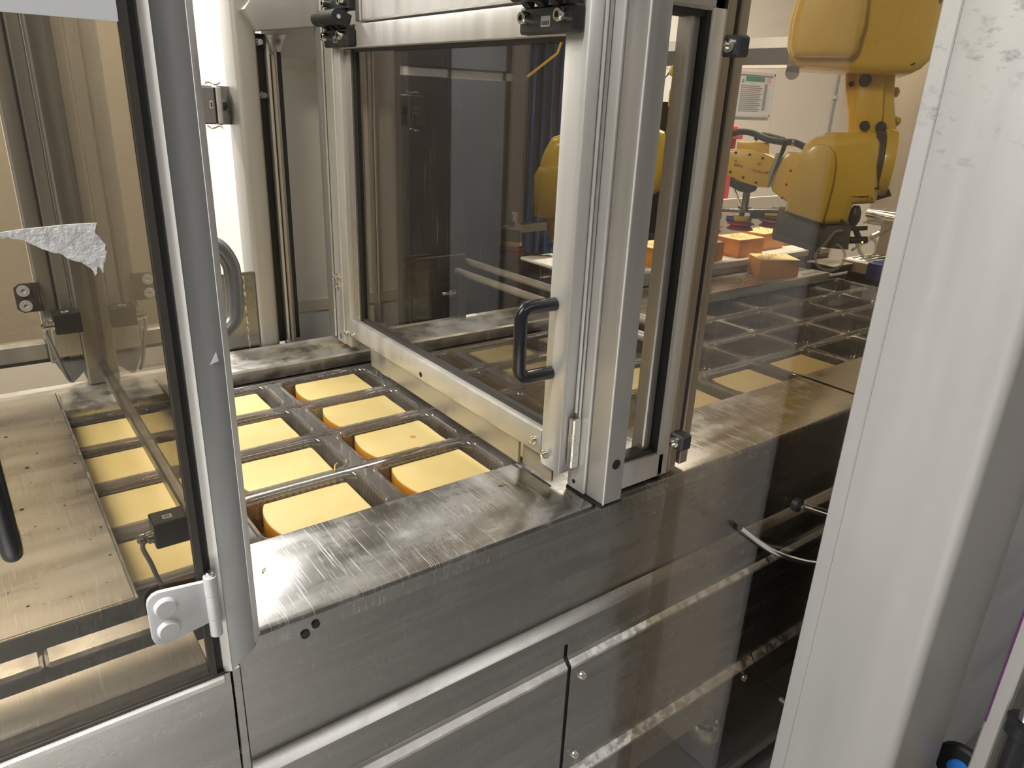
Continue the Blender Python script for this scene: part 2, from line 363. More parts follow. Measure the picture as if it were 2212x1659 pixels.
B('inner_wall', interior, box, 0.17, 3.0, 0.745, 0.76, 0.33, 0.93)
B('inner_wall', interior, box, 0.17, 3.0, 1.60, 1.62, 0.33, 0.92)
B('underside', interior, box, 0.17, 3.0, 0.74, 1.62, 0.325, 0.335)
for lx in (1.305, 2.35):
    B('leg', steel_bright, lathe, [(0.02, 0.33), (0.02, 0.075), (0.03, 0.07), (0.042, 0.05), (0.042, 0.02), (0.038, 0.012), (0, 0.012)][::-1], (lx, 0.83, 0), 'z', 24)
    B('foot_pad', blue_disc, lathe, [(0.0, 0), (0.075, 0.0), (0.075, 0.008), (0.066, 0.012), (0, 0.012)], (lx, 0.83, 0), 'z', 32)
# module at the left
mod = thing('infeed_module', 'grey steel machine module below the hinged tinted window', 'machine', (-0.4, 0.9, 0)); Bm = At(mod)
lp = [(0.712, 0.925), (0.712, 0.865), (0.7135, 0.86), (0.717, 0.70)]
Bm('front_panel', steel_panel, sheet, lp, -1.4, 0.150)
Bm('lower_panel', steel_panel, sheet, [(0.7165, 0.697), (0.7165, 0.33)], -1.4, 0.150)
Bm('corner_strip', steel_panel, box, 0.1515, 0.1635, 0.714, 0.73, 0.33, 0.925, 0.002)
Bm('inner_wall', interior, box, -1.4, 0.164, 0.738, 0.75, 0.33, 0.93)
Bm('inner_wall', interior, box, -1.4, 0.164, 1.60, 1.62, 0.33, 0.92)
Bm('interior_tray', interior, box, -1.4, 0.168, 0.751, 1.9, 0.80, 0.815)
Bm('edge_plate', steel_dull, sheet, [(0.716, 0.930), (0.718, 0.944), (0.724, 0.948), (0.772, 0.950), (0.776, 0.93)], -1.4, 0.128)
Bm('guide_rail', steel_bright, box, -1.4, -0.02, 0.800, 0.834, 0.90, 0.951, 0.004)
Bm('guide_rail', steel_bright, box, -0.018, 0.164, 0.800, 0.834, 0.90, 0.951, 0.004)
Bm('post_foot_plate', steel_dull, box, 0.13, 0.164, 0.715, 0.775, 0.925, 0.9335, 0.002)

# cover plates
def cover(x0, x1, label, mat):
    t = thing('cover_plate', label, 'cover plate', ((x0 + x1) / 2, 0.82, 0.95)); A = At(t)
    pr = [(0.916, 0.926), (0.916, 0.947), (0.9135, 0.950), (0.738, 0.950), (0.7325, 0.9487), (0.7300, 0.9455), (0.7292, 0.942), (0.7300, 0.9385), (0.7335, 0.9355), (0.7335, 0.917)]
    A('plate', mat, sheet, pr, x0, x1, 0, 0.0015)
    return t, A
cv, A = cover(0.183, 1.566, 'scratched stainless cover plate running in front of the cheese trays', steel_top)
A('corner_notch_screw', black_plastic, lathe, [(0.0055, 0.001), (0.0055, -0.0012), (0, -0.0012)], (0.262, 0.7325, 0.926), 'y', 14)
A('corner_notch_screw', black_plastic, lathe, [(0.006, 0.001), (0.006, -0.0012), (0, -0.0012)], (0.248, 0.7325, 0.917), 'y', 14)
cv2, A2 = cover(1.578, 3.0, 'smooth stainless cover plate beyond the black gap at the robot end', steel_dull)
lc = thing('sliding_cover', 'wide stainless cover sheet lying over the trays under the hinged window', 'cover sheet', (-0.5, 1.25, 0.95)); A = At(lc)
A('sheet', steel_dull, box, -1.3, 0.084, 0.862, 1.64, 0.955, 0.9585, 0.001)
A('front_fold', steel_dull, box, -1.3, 0.084, 0.858, 0.862, 0.915, 0.9585, 0.001)
A('edge_fold', steel_bright, box, 0.084, 0.0875, 0.858, 1.64, 0.955, 0.960, 0.001)

# far side rail with chain
fr = thing('far_rail', 'polished far side rail with crumbs behind the cheese trays', 'rail', (0.7, 1.64, 0.95)); A = At(fr)
A('rail_plate', steel_far, sheet, [(1.586, 0.926), (1.583, 0.940), (1.580, 0.9545), (1.583, 0.9575), (1.60, 0.958), (1.705, 0.957), (1.712, 0.962)], 0.195, 1.40)
A('rail_plate', steel_far, sheet, [(1.55, 0.93), (1.548, 0.9400), (1.552, 0.951), (1.565, 0.953), (1.665, 0.953), (1.715, 0.948)], -1.4, 0.19)
A('chain_guide', interior, box, -1.4, 1.6, 1.558, 1.583, 0.905, 0.9235)
for k in range(46):
    x = -0.5 + k * 0.0345
    A('chain_clip', steel_bright, box, x, x + 0.014, 1.553, 1.559, 0.918, 0.9245, 0.001)

# ================================================================== FILM WEB WITH TRAYS, CHEESE
ZF = 0.930
def outline_pts(x0, x1, y0, y1, r, rib=0.0):
    base = rrect(x0, x1, y0, y1, r, 5); pts = []
    n = len(base)
    for i in range(n):
        a = Vector(base[i]); b = Vector(base[(i + 1) % n]); L = (b - a).length
        if L > 0.03 and rib:
            k = int(L / 0.0105); d = (b - a) / L; nrm = Vector((d.y, -d.x)); pts.append((a.x, a.y))
            for j in range(1, k):
                for s, o_ in ((-.30, 0), (-.22, rib), (.22, rib), (.30, 0)):
                    q = a + d * L * (j + s) / k + nrm * o_; pts.append((q.x, q.y))
        else: pts.append((a.x, a.y))
    return pts
def tray_mesh(PX=0.235, PY=0.157):
    """one cell of the web: raised border ridge, flat flange, rounded rim, ribbed walls and floor; origin at the cell's low-x, mid-y point"""
    bm = bmesh.new(); x0, x1, y0, y1 = 0.012, 0.217, -0.0665, 0.0665
    rings = []
    for (g, z, rib) in ((0.0065, 0.0, 0), (0.0045, 0.0018, 0), (0.0015, 0.0020, 0), (-0.0012, 0.0, 0), (-0.003, -0.004, 0), (-0.0045, -0.012, 0.0011), (-0.0075, -0.052, 0.0011), (-0.013, -0.060, 0)):
        pts = outline_pts(x0 - g, x1 + g, y0 - g, y1 + g, 0.024 + g, 0.0011)
        if not rib: pts = outline_pts(x0 - g, x1 + g, y0 - g, y1 + g, 0.024 + g, 1e-6)
        rings.append([bm.verts.new((p[0], p[1], z)) for p in pts])
    n = len(rings[0])
    for a, b in zip(rings, rings[1:]):
        for i in range(n): bm.faces.new((a[i], a[(i + 1) % n], b[(i + 1) % n], b[i]))
    bm.faces.new(rings[-1][::-1])
    # flange out to the cell border, with rounded ridges along x at the row borders
    def nearest(p):
        return p
    outer = []
    for v in rings[0]:
        cx_, cy_ = PX / 2, 0.0; dx, dy = v.co.x - cx_, v.co.y - cy_
        s = min((PX / 2) / abs(dx) if dx else 1e9, (PY / 2 - 0.006) / abs(dy) if dy else 1e9)
        outer.append(bm.verts.new((cx_ + dx * s, cy_ + dy * s, 0.0)))
    for i in range(n): bm.faces.new((outer[i], outer[(i + 1) % n], rings[0][(i + 1) % n], rings[0][i]))
    for s in (-1, 1):
        pr = [(PY / 2 - .006, 0.0), (PY / 2 - .0045, 0.0022), (PY / 2 - .002, 0.003), (PY / 2, 0.0008)]
        a = [bm.verts.new((0, s * p[0], p[1])) for p in pr]; b = [bm.verts.new((PX, s * p[0], p[1])) for p in pr]
        for i in range(3): bm.faces.new((a[i], a[i + 1], b[i + 1], b[i]))
    bmesh.ops.recalc_face_normals(bm, faces=bm.faces[:])
    me = bpy.data.meshes.new('tray'); bm.to_mesh(me); bm.free(); me.materials.append(film)
    me.polygons.foreach_set('use_smooth', [True] * len(me.polygons)); me.set_sharp_from_angle(angle=math.radians(35))
    return me
ROWS = [1.003, 1.160, 1.317, 1.474]
COLS = [-0.180, 0.055, 0.290, 0.525, 0.760] + [1.175 + 0.235 * k for k in range(7)]    # low-x end of the cheese place in each column
web = thing('film_web', 'clear thermoformed film web with rows of cheese trays', 'packaging film', (0.9, 1.24, ZF))
tm = tray_mesh()
for c in COLS:
    for r in ROWS:
        o = bpy.data.objects.new('tray', tm); C.objects.link(o); o.parent = web; o.location = (c - 0.0325 - 0.9, r - 1.24, 0)
mk('film_strip', film, web, box, 0.9625 - 0.9, 1.1425 - 0.9, -0.315, 0.313, -0.0008, 0.0)
mk('film_strip', film, web, box, -1.1, 0.5, 0.3125, 0.318, -0.0008, 0.0)
mk('film_strip', film, web, box, -1.1, 2.0, -0.3215, -0.3155, -0.0008, 0.0)

def cheese_geo(L=0.157, W=0.117, H=0.052, bulge=0.012, seed=0):
    """slab cut from a wheel: convex rind at the low-x end, slightly uneven cut faces, soft edges"""
    rnd = random.Random(seed); bm = bmesh.new(); n = 9; out = []
    for k in range(n):
        s = -1 + 2 * k / (n - 1); out.append((bulge * (s * s) * (0.9 + 0.2 * rnd.random()), s * W / 2))
    out += [(L * q, W / 2 + rnd.uniform(-.001, .001)) for q in (.35, .7, 0.985)]
    out += [(L, W / 2 - .003)] + [(L + rnd.uniform(-.001, .001), W * q) for q in (.2, -.2)] + [(L, -W / 2 + .003)]
    out += [(L * q, -W / 2 + rnd.uniform(-.001, .001)) for q in (.985, .7, .35)]
    m = len(out); c = (L / 2, 0)
    tilt = rnd.uniform(-.0012, .0012)
    def ring(k, z): return [bm.verts.new((c[0] + (p[0] - c[0]) * k, c[1] + (p[1] - c[1]) * k, z + tilt * (p[1] / W))) for p in out]
    rs = [ring(.985, -H), ring(1.0, -H + .004), ring(1.004, -H * .5), ring(1.0, -.0025), ring(.988, -0.0004), ring(.90, 0.0003), ring(.4, -0.0002)]
    for a, b in zip(rs, rs[1:]):
        for i in range(m):
            f = bm.faces.new((a[i], a[(i + 1) % m], b[(i + 1) % m], b[i]))
            zt = max(v.co.z for v in f.verts); f.material_index = 0 if zt > -0.002 else (1 if i < n - 1 else 2)
    bm.faces.new(rs[-1]).material_index = 0; bm.faces.new(rs[0][::-1]).material_index = 2
    bmesh.ops.recalc_face_normals(bm, faces=bm.faces[:]); return bm
colname = {0.055: 'under the hinged tinted window', 0.290: 'in the open bay beside the grey guard post', 0.525: 'in the open bay beside the flap door skirt',
           0.760: 'seen through the flap door pane', 1.175: 'just past the narrow framed pane', 1.410: 'behind the big tinted sheet before the plate gap', 1.645: 'behind the big tinted sheet by the plate gap'}
rowname = ['row one nearest the scratched plate', 'second row from the scratched plate', 'third row from the scratched plate', 'fourth row beside the far rail']
sd = 0
for c in COLS:
    for ri, r in enumerate(ROWS):
        c_ = round(c, 3)
        ok = c_ in (0.055, 0.29, 0.525, 0.76) or (c_ == 1.175 and ri in (0, 1)) or (c_ in (1.41, 1.645) and ri == 0) or (c_ == 1.645 and ri == 3)
        if not ok: continue
        sd += 1; bm = cheese_geo(seed=sd)
        lab = 'pale yellow cheese slab ' + colname[c_] + ', ' + rowname[ri]
        ch = thing('cheese_slab', lab, 'cheese', (c + 0.003, r + random.uniform(-.003, .003), 0.9215), random.uniform(-.012, .012), 'cheese slabs in the film trays')
        obj('slab', bm, [cheese_top, cheese_rind, cheese_side], ch, 40)
        if c_ == 0.525 and ri == 1:
            mk('eye_hole', cheese_side, ch, lathe, [(0.0055, 0.0004), (0.0055, 0.0007), (0, 0.0007)], (0.106, -0.006, 0), 'z', 14)
# crumbs and shreds
def shred(x, y, z, L, a, label, r=0.0009):
    t = tag(mk('cheese_shred', crumb_mat, None, tube, smooth_path([(-L / 2, 0, 0), (0, L * .08, L * .12), (L / 2, 0, L * .05)], 4), r, 6), label, 'crumb', 'cheese shreds')
    t.location = (x, y, z + r); t.rotation_euler = (0, 0, a)
shred(0.447, 1.092, ZF + 0.003, 0.026, 1.0, 'curly orange cheese shred on the film corner between open trays', 0.0013)
shred(0.640, 0.862, 0.9502, 0.012, -0.2, 'short orange shred on the scratched plate near the flap door', 0.001)
shred(0.236, 0.842, 0.9502, 0.010, 0.8, 'tiny orange shred on the scratched plate beside the grey post', 0.0008)
cr = bmesh.new()
for k in range(110):
    x, y = random.uniform(0.3, 0.74), random.uniform(1.60, 1.70)
    if random.random() < .45: x, y = random.gauss(0.71, 0.035), random.gauss(1.645, 0.02)
    s = random.uniform(0.0007, 0.0019); box(cr, x - s, x + s, y - s, y + s, 0.9582, 0.9582 + s, 0)
tag(obj('cheese_crumbs', cr, crumb_mat), 'scattered orange cheese crumbs on the far rail', 'crumbs', None, 'stuff')
cr = bmesh.new()
for k in range(26):
    x, y = random.uniform(-0.07, 0.08), random.uniform(0.9, 1.5); s = random.uniform(0.0004, 0.0011); l = s * random.uniform(1, 3)
    box(cr, x - l, x + l, y - s, y + s, 0.9586, 0.9586 + s, 0)
tag(obj('dark_crumbs', cr, dirt_mat), 'dark specks strewn on the sliding cover sheet', 'crumbs', None, 'stuff')
cr = bmesh.new()
for k in range(150):
    y = random.uniform(0.86, 1.53); s = random.uniform(0.0005, 0.0016); box(cr, 0.722, 0.722 + s * 2, y - s, y + s, 1.0445, 1.0445 + s * 1.5, 0)
tag(obj('crumb_line', cr, [dirt_mat]), 'line of crumbs along the bottom rail of the flap door', 'crumbs', None, 'stuff')

# ================================================================== FLAP DOOR ACROSS THE LINE
door = thing('flap_door', 'aluminium framed flap door with smoked pane and black handle', 'door', (0.72, 1.2, 1.0)); A = At(door)
A('bottom_rail', alu, box, 0.700, 0.738, 0.840, 1.575, 1.000, 1.0435, 0.003, 0, 2)
A('top_rail', alu, box, 0.700, 0.738, 0.840, 1.588, 1.633, 1.676, 0.003, 0, 2)
A('stile', alu, box, 0.700, 0.738, 0.790, 0.8405, 0.984, 1.676, 0.005, 0, 2)
A('stile', alu, box, 0.700, 0.738, 1.574, 1.612, 0.972, 1.676, 0.003, 0, 2)
A('inner_bead', alu_dark, box, 0.712, 0.74, 1.550, 1.574, 1.0435, 1.633, 0.002)
A('gasket', rubber, box, 0.718, 0.7265, 1.534, 1.5505, 1.0435, 1.633)
A('gasket', gasket, box, 0.718, 0.7265, 0.8405, 0.848, 1.0435, 1.633)
A('gasket', gasket, box, 0.716, 0.7265, 0.845, 1.535, 1.0430, 1.053)
A('gasket', gasket, box, 0.716, 0.7265, 0.845, 1.535, 1.627, 1.633)
A('pane', tint_door, box, 0.727, 0.731, 0.842, 1.552, 1.043, 1.633)
sk = thing('door_skirt', 'plain aluminium skirt strip hanging below the flap door', 'skirt', (0.715, 1.2, 0.96)); S = At(sk)
S('skirt_strip', alu_dark, box, 0.704, 0.709, 0.903, 1.479, 0.9555, 0.999, 0.001)
S('skirt_bracket', carton, box, 0.711, 0.716, 0.82, 0.90, 0.9555, 0.997, 0.001)
for (y, z) in ((1.560, 1.008), (0.857, 1.021)): A('screw', chrome, lathe, [(0.008, 0), (0.008, -0.003), (0.005, -0.003), (0.005, -0.007), (0, -0.008)], (0.70, y, z), 'x', 12)
A('screw', chrome, lathe, [(0.008, 0), (0.008, -0.003), (0.005, -0.003), (0.005, -0.007), (0, -0.008)], (0.70, 0.826, 1.008), 'x', 12)
A('screw', chrome, lathe, [(0.008, 0), (0.008, -0.003), (0.005, -0.003), (0.005, -0.007), (0, -0.008)], (0.70, 1.594, 1.003), 'x', 12)
A('drill_hole', rubber, lathe, [(0.0055, 0.002), (0.0055, -0.0004), (0, -0.0004)], (0.70, 1.238, 1.013), 'x', 14)
hp = [(0.700, 0.826, 1.262), (0.676, 0.828, 1.262)] + [(0.655 - .016 * math.sin(a), 0.829, 1.246 + .016 * math.cos(a)) for a in (0, .5, 1.05, 1.57)]
hp += [(0.639, 0.829, 1.206)] + [(0.655 - .016 * math.cos(a), 0.829, 1.167 - .016 * math.sin(a)) for a in (0, .5, 1.05, 1.57)] + [(0.676, 0.828, 1.151), (0.700, 0.826, 1.151)]
A('handle', black_gloss, tube, hp, 0.0105, 16)

hd = thing('door_header', 'aluminium header beam above the flap door', 'beam', (0.72, 1.2, 1.68)); H = At(hd)
H('beam', alu, box, 0.704, 0.744, 0.800, 1.470, 1.681, 1.90, 0.003)
H('beam_end', alu_dark, box, 0.700, 0.744, 1.470, 1.492, 1.680, 1.90, 0.002)
H('upper_profile', alu, box, 0.706, 0.744, 1.494, 1.612, 1.737, 1.90, 0.003)
def hinge(y0, y1, label, w_txt):
    t = thing('black_hinge', label, 'hinge', (0.70, (y0 + y1) / 2, 1.685), 0, 'black flap door hinges'); A = At(t)
    A('lower_leaf', black_plastic, box, 0.680, 0.700, y0, y1, 1.634, 1.668, 0.003)
    A('upper_leaf', black_plastic, box, 0.684, 0.704, y0, y1, 1.700, 1.760, 0.003)
    n = 7; st = (y1 - y0 - 0.012) / n
    for k in range(n):
        a = y0 + k * st + .0006; b_ = y0 + (k + 1) * st - .0006
        low = k % 2 == 0
        pr = [(0.663 + 0.0145 * math.cos(q), 1.686 + 0.0145 * math.sin(q)) for q in [PI * (0.5 + j / 8) for j in range(9)]]
        if low: pr = [(0.684, 1.664), (0.692, 1.690), (0.672, 1.698)] + pr[1:] + [(0.672, 1.672)]
        else: pr = [(0.663 + 0.0145 * math.cos(q), 1.686 + 0.0145 * math.sin(q)) for q in [PI * (0.6 + j / 8) for j in range(9)]] + [(0.684, 1.676), (0.692, 1.706)]
        A('knuckle', black_plastic, prism, pr, a, b_, 'y')
    A('pin', chrome, lathe, [(0.0042, 0), (0.0042, -0.0015), (0, -0.0015)], (0.663, y0, 1.686), 'y', 14)
    for (y, z, x) in ((y0 + .020, 1.654, 0.680), (y1 - .020, 1.654, 0.680), (y0 + .02, 1.716, 0.684), (y1 - .02, 1.716, 0.684)):
        A('bolt', chrome, bolt, (x, y, z), 'x', 0.0085, 0.013, -1)
        A('bolt_socket', rubber, lathe, [(0.004, 0), (0.004, -.0003), (0, -.0003)], (x - 0.0062, y, z), 'x', 6)
    A('label_mark', grey_plastic, box, 0.6795, 0.680, (y0 + y1) / 2 - .011, (y0 + y1) / 2 + .009, 1.642, 1.655)
    for j in range(4): A('label_print', ink, box, 0.6790, 0.6796, (y0 + y1) / 2 - .009 + j * .0042, (y0 + y1) / 2 - .0062 + j * .0042, 1.644, 1.649)
    return t
hinge(1.488, 1.606, 'black ribbed hinge with bolts on the flap door, farther from the handle', 0)
hinge(0.800, 0.918, 'black ribbed hinge above the flap door handle', 0)

# posts at the door's far side
fp = thing('door_far_post', 'slotted aluminium post at the far edge of the flap door', 'post', (0.72, 1.66, 0.968)); A = At(fp)
A('profile', alu, box, 0.702, 0.742, 1.617, 1.660, 0.968, 1.735, 0.002)
A('slot', rubber, box, 0.706, 0.742, 1.6605, 1.666, 0.972, 2.0)
A('profile', alu_dark, box, 0.700, 0.760, 1.6665, 1.706, 0.974, 2.0, 0.003)
A('slot', gasket, box, 0.7035, 0.71, 1.6125, 1.6165, 0.974, 1.73)
for z in (1.135, 1.112):
    A('screw', chrome, lathe, [(0.006, 0), (0.006, -0.003), (0.0035, -0.003), (0.0035, -0.013), (0, -0.013)], (0.702, 1.640, z), 'x', 10)
for z in (1.70, 0.985): A('cap', grey_plastic, lathe, [(0.007, 0), (0.007, -.0008), (0, -.0008)], (0.702, 1.638, z), 'x', 14)
# near post
mp = thing('corner_post', 'square aluminium corner post standing on the scratched plate by the flap door handle', 'post', (0.75, 0.757, 0.95)); A = At(mp)
A('profile', alu, box, 0.729, 0.772, 0.7585, 0.801, 0.9535, 2.1, 0.002)
A('profile', alu_dark, box, 0.733, 0.7735, 0.7165, 0.7578, 0.9535, 2.1, 0.002)
A('edge_strip', alu, box, 0.7325, 0.736, 0.7160, 0.7185, 0.9537, 2.1, 0.0008)
A('base_gasket', rubber, box, 0.7295, 0.774, 0.716, 0.802, 0.9500, 0.9535)
A('cable_hole', rubber, lathe, [(0.0085, 0.003), (0.0085, -0.0006), (0, -0.0006)], (0.754, 0.7165, 1.022), 'y', 20)
A('drill_hole', rubber, lathe, [(0.0038, 0.003), (0.0038, -0.0005), (0, -0.0005)], (0.729, 0.784, 0.968), 'x', 14)
gr = thing('door_guide', 'narrow aluminium guide rail between the flap door and the corner post', 'rail', (0.74, 0.795, 1.0)); A = At(gr)
A('guide', alu, box, 0.722, 0.7285, 0.7825, 0.7885, 1.09, 1.70, 0.0015)
A('guide', alu_dark, box, 0.724, 0.7285, 0.7765, 0.7815, 1.03, 1.70, 0.0015)
A('stop_block', steel_bright, box, 0.712, 0.7285, 0.775, 0.7885, 0.998, 1.085, 0.002)

# narrow framed pane right of the post
nf = thing('narrow_framed_pane', 'narrow upright framed pane between the corner post and the big tinted sheet', 'window', (0.84, 0.75, 0.955)); A = At(nf)
A('bottom_rail', alu, box, 0.776, 0.889, 0.735, 0.775, 0.956, 1.002, 0.004, 0, 2)
A('top_rail', alu_dark, box, 0.776, 0.905, 0.735, 0.775, 1.672, 1.74, 0.004)
A('stile', alu, box, 0.872, 0.905, 0.735, 0.775, 0.956, 1.76, 0.004, 0, 2)
A('gasket', rubber, box, 0.864, 0.872, 0.738, 0.77, 1.004, 1.672)
A('inner_bead', alu_dark, box, 0.846, 0.864, 0.748, 0.775, 1.004, 1.672, 0.002)
A('gasket', rubber, box, 0.776, 0.872, 0.741, 0.770, 1.664, 1.672)
A('gasket', gasket, box, 0.776, 0.864, 0.741, 0.765, 1.002, 1.010)
A('pane', clear_pane, box, 0.776, 0.866, 0.752, 0.756, 1.008, 1.668)
sp = thing('slotted_side_profile', 'grey slotted profile standing behind the left edge of the big tinted sheet', 'post', (0.94, 0.77, 0.955)); A = At(sp)
A('profile', alu_dark, box, 0.9055, 0.925, 0.738, 0.80, 0.962, 1.95, 0.002)
A('slot', rubber, box, 0.9255, 0.934, 0.744, 0.79, 0.97, 1.95)
A('profile', alu_dark, box, 0.9345, 0.955, 0.738, 0.80, 0.962, 1.95, 0.002)

# ================================================================== BIG TINTED SHEET
bs = thing('tinted_guard_sheet', 'large bronze tinted guard sheet hanging in front of the robot cell', 'guard sheet', (1.3, 0.68, 0.2)); A = At(bs)
A('pane', tint_right, box, 0.838, 1.95, 0.6815, 0.6865, 0.10, 2.3, 0.0005)
for z, xx in ((1.625, 0.842), (1.056, 0.8385)):
    A('clamp_block', black_plastic, box, xx, xx + 0.024, 0.662, 0.690, z - 0.013, z + 0.013, 0.003)
    A('clamp_screw', chrome, lathe, [(0.0085, 0), (0.0085, -.003), (0.004, -.004), (0.004, -.001), (0, -.001)], (xx, 0.676, z), 'x', 18)
A('knob', black_plastic, lathe, [(0.0, 0.0), (0.014, 0.0), (0.017, -0.006), (0.017, -0.014), (0.011, -0.02), (0, -0.02)], (1.408, 0.6815, 0.662), 'y', 20)
A('knob', black_plastic, lathe, [(0.0, 0.0), (0.014, 0.0), (0.014, -0.012), (0, -0.014)], (1.24, 0.6815, 0.815), 'y', 20)
A('handle_rod', chrome, tube, smooth_path([(1.05, 0.672, 0.829), (1.156, 0.665, 0.745), (1.25, 0.66, 0.690), (1.34, 0.658, 0.648), (1.39, 0.658, 0.640), (1.43, 0.662, 0.66)], 5), 0.006, 10)
A('handle_rod', chrome, tube, [(1.24, 0.662, 0.815), (1.46, 0.655, 0.705)], 0.005, 10)

# ================================================================== BIG STEEL POST AND THE CORNER BESIDE IT
pp = thing('steel_post', 'tall wide satin steel post with smudges, closest to the camera', 'post', (1.39, 0.5, 0)); A = At(pp)
A('column', post_smudged, prism, rrect(1.25, 1.532, 0.385, 0.614, 0.022, 6), 0.0, 2.6, 'z')
A('edge_band', post_smudged, box, 1.246, 1.252, 0.586, 0.616, 0.0, 2.6, 0.002)
A('stub_bolt', chrome, lathe, [(0, 0), (0.006, 0), (0.006, .02), (0, .02)], (1.262, 0.614, 0.335), 'y', 12)
pn = thing('grey_side_panel', 'grey scuffed steel panel standing behind the wide steel post', 'panel', (1.9, 0.44, 0)); A = At(pn)
A('panel_sheet', panel_grey, box, 1.535, 3.2, 0.432, 0.446, 0.0, 2.6, 0.001)
ct = thing('storage_rack', 'steel square tube rack with purple edge and black caster beside the grey panel', 'rack', (1.5, 0.31, 0)); A = At(ct)
A('leg', post_steel, box, 1.498, 1.530, 0.296, 0.326, 0.20, 1.2, 0.003)
A('purple_strip', purple, box, 1.4955, 1.4978, 0.322, 0.3262, 0.40, 1.1)
tyre = A('caster', rubber, lathe, [(0.018, -.012), (0.05, -.012), (0.055, -.006), (0.055, .006), (0.05, .012), (0.018, .012)], (1.57, 0.352, 0.20), 'x', 26)
A('hub', blue_bright, lathe, [(0.0, -.018), (0.024, -.018), (0.024, .018), (0, .018)], (1.57, 0.352, 0.20), 'x', 20, parent=tyre)
A('base_block', dark_paint, box, 1.50, 1.56, 0.306, 0.35, 0.0, 0.20, 0.003)
jk = thing('levelling_foot', 'black levelling jack with threaded rod beside the rack leg', 'levelling foot', (1.5, 0.28, 0)); A = At(jk)
A('cup', black_gloss, lathe, [(0.0, 0.0), (0.022, 0.0), (0.022, 0.42), (0.033, 0.421), (0.033, 0.45), (0.02, 0.452), (0, 0.452)], (1.5, 0.262, 0.0), 'z', 26)
thp = [(0.0, 0.452)]
for k in range(26): thp += [(0.0115, 0.452 + k * .0045), (0.0135, 0.4543 + k * .0045)]
A('threaded_rod', steel_panel, lathe, thp + [(0.0, 0.575)], (1.5, 0.264, 0.0), 'z', 16)
A('yellow_tab', yellow_bright, box, 1.485, 1.50, 0.232, 0.25, 0.0, 0.275, 0.002)

# ================================================================== HINGED WINDOW AT THE LEFT
gp = thing('guard_post', 'grey chamfered guard post with edges painted as lit in front of the cheese trays', 'post', (0.165, 0.73, 0.93)); A = At(gp)
def gpost(bm):
    poly = [(0.1425, 0.712), (0.1445, 0.703), (0.151, 0.699), (0.178, 0.699), (0.186, 0.711), (0.190, 0.745), (0.186, 0.765), (0.1425, 0.765)]
    prism(bm, poly, 0.935, 2.2, 'z')
    for v in bm.verts:
        if v.co.z < 1.0: v.co.z += max(0, (v.co.x - 0.15)) * 0.75
A('profile', alu_grey, gpost)
A('edge_highlight', alu, prism, [(0.1400, 0.712), (0.1420, 0.702), (0.1500, 0.6975), (0.1500, 0.700), (0.1445, 0.7035), (0.1425, 0.712)], 0.936, 2.2, 'z', label='rounded edge with painted highlight')  # highlight along the rounded corner, built as a pale strip
A('lit_chamfer', lgrey_plastic, prism, [(0.1785, 0.6983), (0.1872, 0.7105), (0.1912, 0.745), (0.1905, 0.745), (0.1862, 0.7112), (0.1780, 0.6993)], 0.962, 2.2, 'z', label='chamfered edge painted pale as lit')  # lit facet of the post, its brightness painted with a paler material
A('chip', white_paper, prism, [(0.165, 1.301), (0.173, 1.303), (0.1715, 1.312)], 0.6983, 0.6989, 'y')
A('handle', tube_grey, tube, [(0.176, 0.775, 1.402)] + smooth_path([(0.188, 0.778, 1.402), (0.205, 0.78, 1.396), (0.2155, 0.781, 1.378), (0.217, 0.781, 1.36), (0.2165, 0.781, 1.335), (0.213, 0.78, 1.318), (0.202, 0.778, 1.308), (0.188, 0.776, 1.305)], 5) + [(0.176, 0.775, 1.305)], 0.0088, 16)
hw = thing('hinged_window', 'bronze tinted hinged window with clamp hinge on the grey post', 'window', (-0.4, 0.70, 0.93)); A = At(hw)
A('pane', tint_brown, box, -1.4, 0.128, 0.7000, 0.7045, 0.938, 2.2, 0.0005)
A('bottom_bead', alu, box, -1.4, 0.142, 0.694, 0.710, 0.926, 0.9355, 0.002)
A('gasket', gasket, box, -1.4, 0.142, 0.698, 0.707, 0.9356, 0.9395)
A('gasket', gasket, box, 0.127, 0.134, 0.698, 0.7075, 0.9396, 2.2)
A('gasket', rubber, box, 0.1343, 0.1402, 0.702, 0.7085, 0.9396, 2.2)
hl = A('hinge_leaf', lgrey_plastic, prism, [(q[0], q[1]) for q in [(0.132, 1.068), (0.132, 1.016)] + [(0.088 - .012 * math.sin(a), 1.020 - .012 * math.cos(a)) for a in (0, .5, 1.05, 1.57)] + [(0.088 - .012 * math.cos(a), 1.061 + .012 * math.sin(a)) for a in (0, .5, 1.05, 1.57)]], 0.6905, 0.6965, 'y', 0.0015)
for z in (1.054, 1.026):
    A('hinge_cap', lgrey_plastic, lathe, [(0.0115, 0), (0.0115, -.0015), (0.0100, -.0045), (0.0095, -.005), (0, -.0052)], (0.0925, 0.6905, z), 'y', 28)
for z0, z1, rr in ((1.052, 1.074, 0.0066), (1.022, 1.0515, 0.0064), (1.0, 1.0215, 0.0064)):
    A('hinge_knuckle', lgrey_plastic, lathe, [(0, z0), (rr, z0), (rr, z1), (0, z1)], (0.1375, 0.690, 0), 'z', 20)
A('hinge_pin', chrome, lathe, [(0, 1.074), (0.0042, 1.074), (0.0046, 1.078), (0.003, 1.0795), (0, 1.0795)], (0.1375, 0.690, 0), 'z', 16)
A('grip', black_gloss, tube, smooth_path([(-0.022, 0.655, 1.33), (-0.020, 0.655, 1.27), (-0.019, 0.655, 1.20), (-0.019, 0.657, 1.181), (-0.019, 0.664, 1.176)], 4) + [(-0.019, 0.699, 1.175)], 0.008, 16)
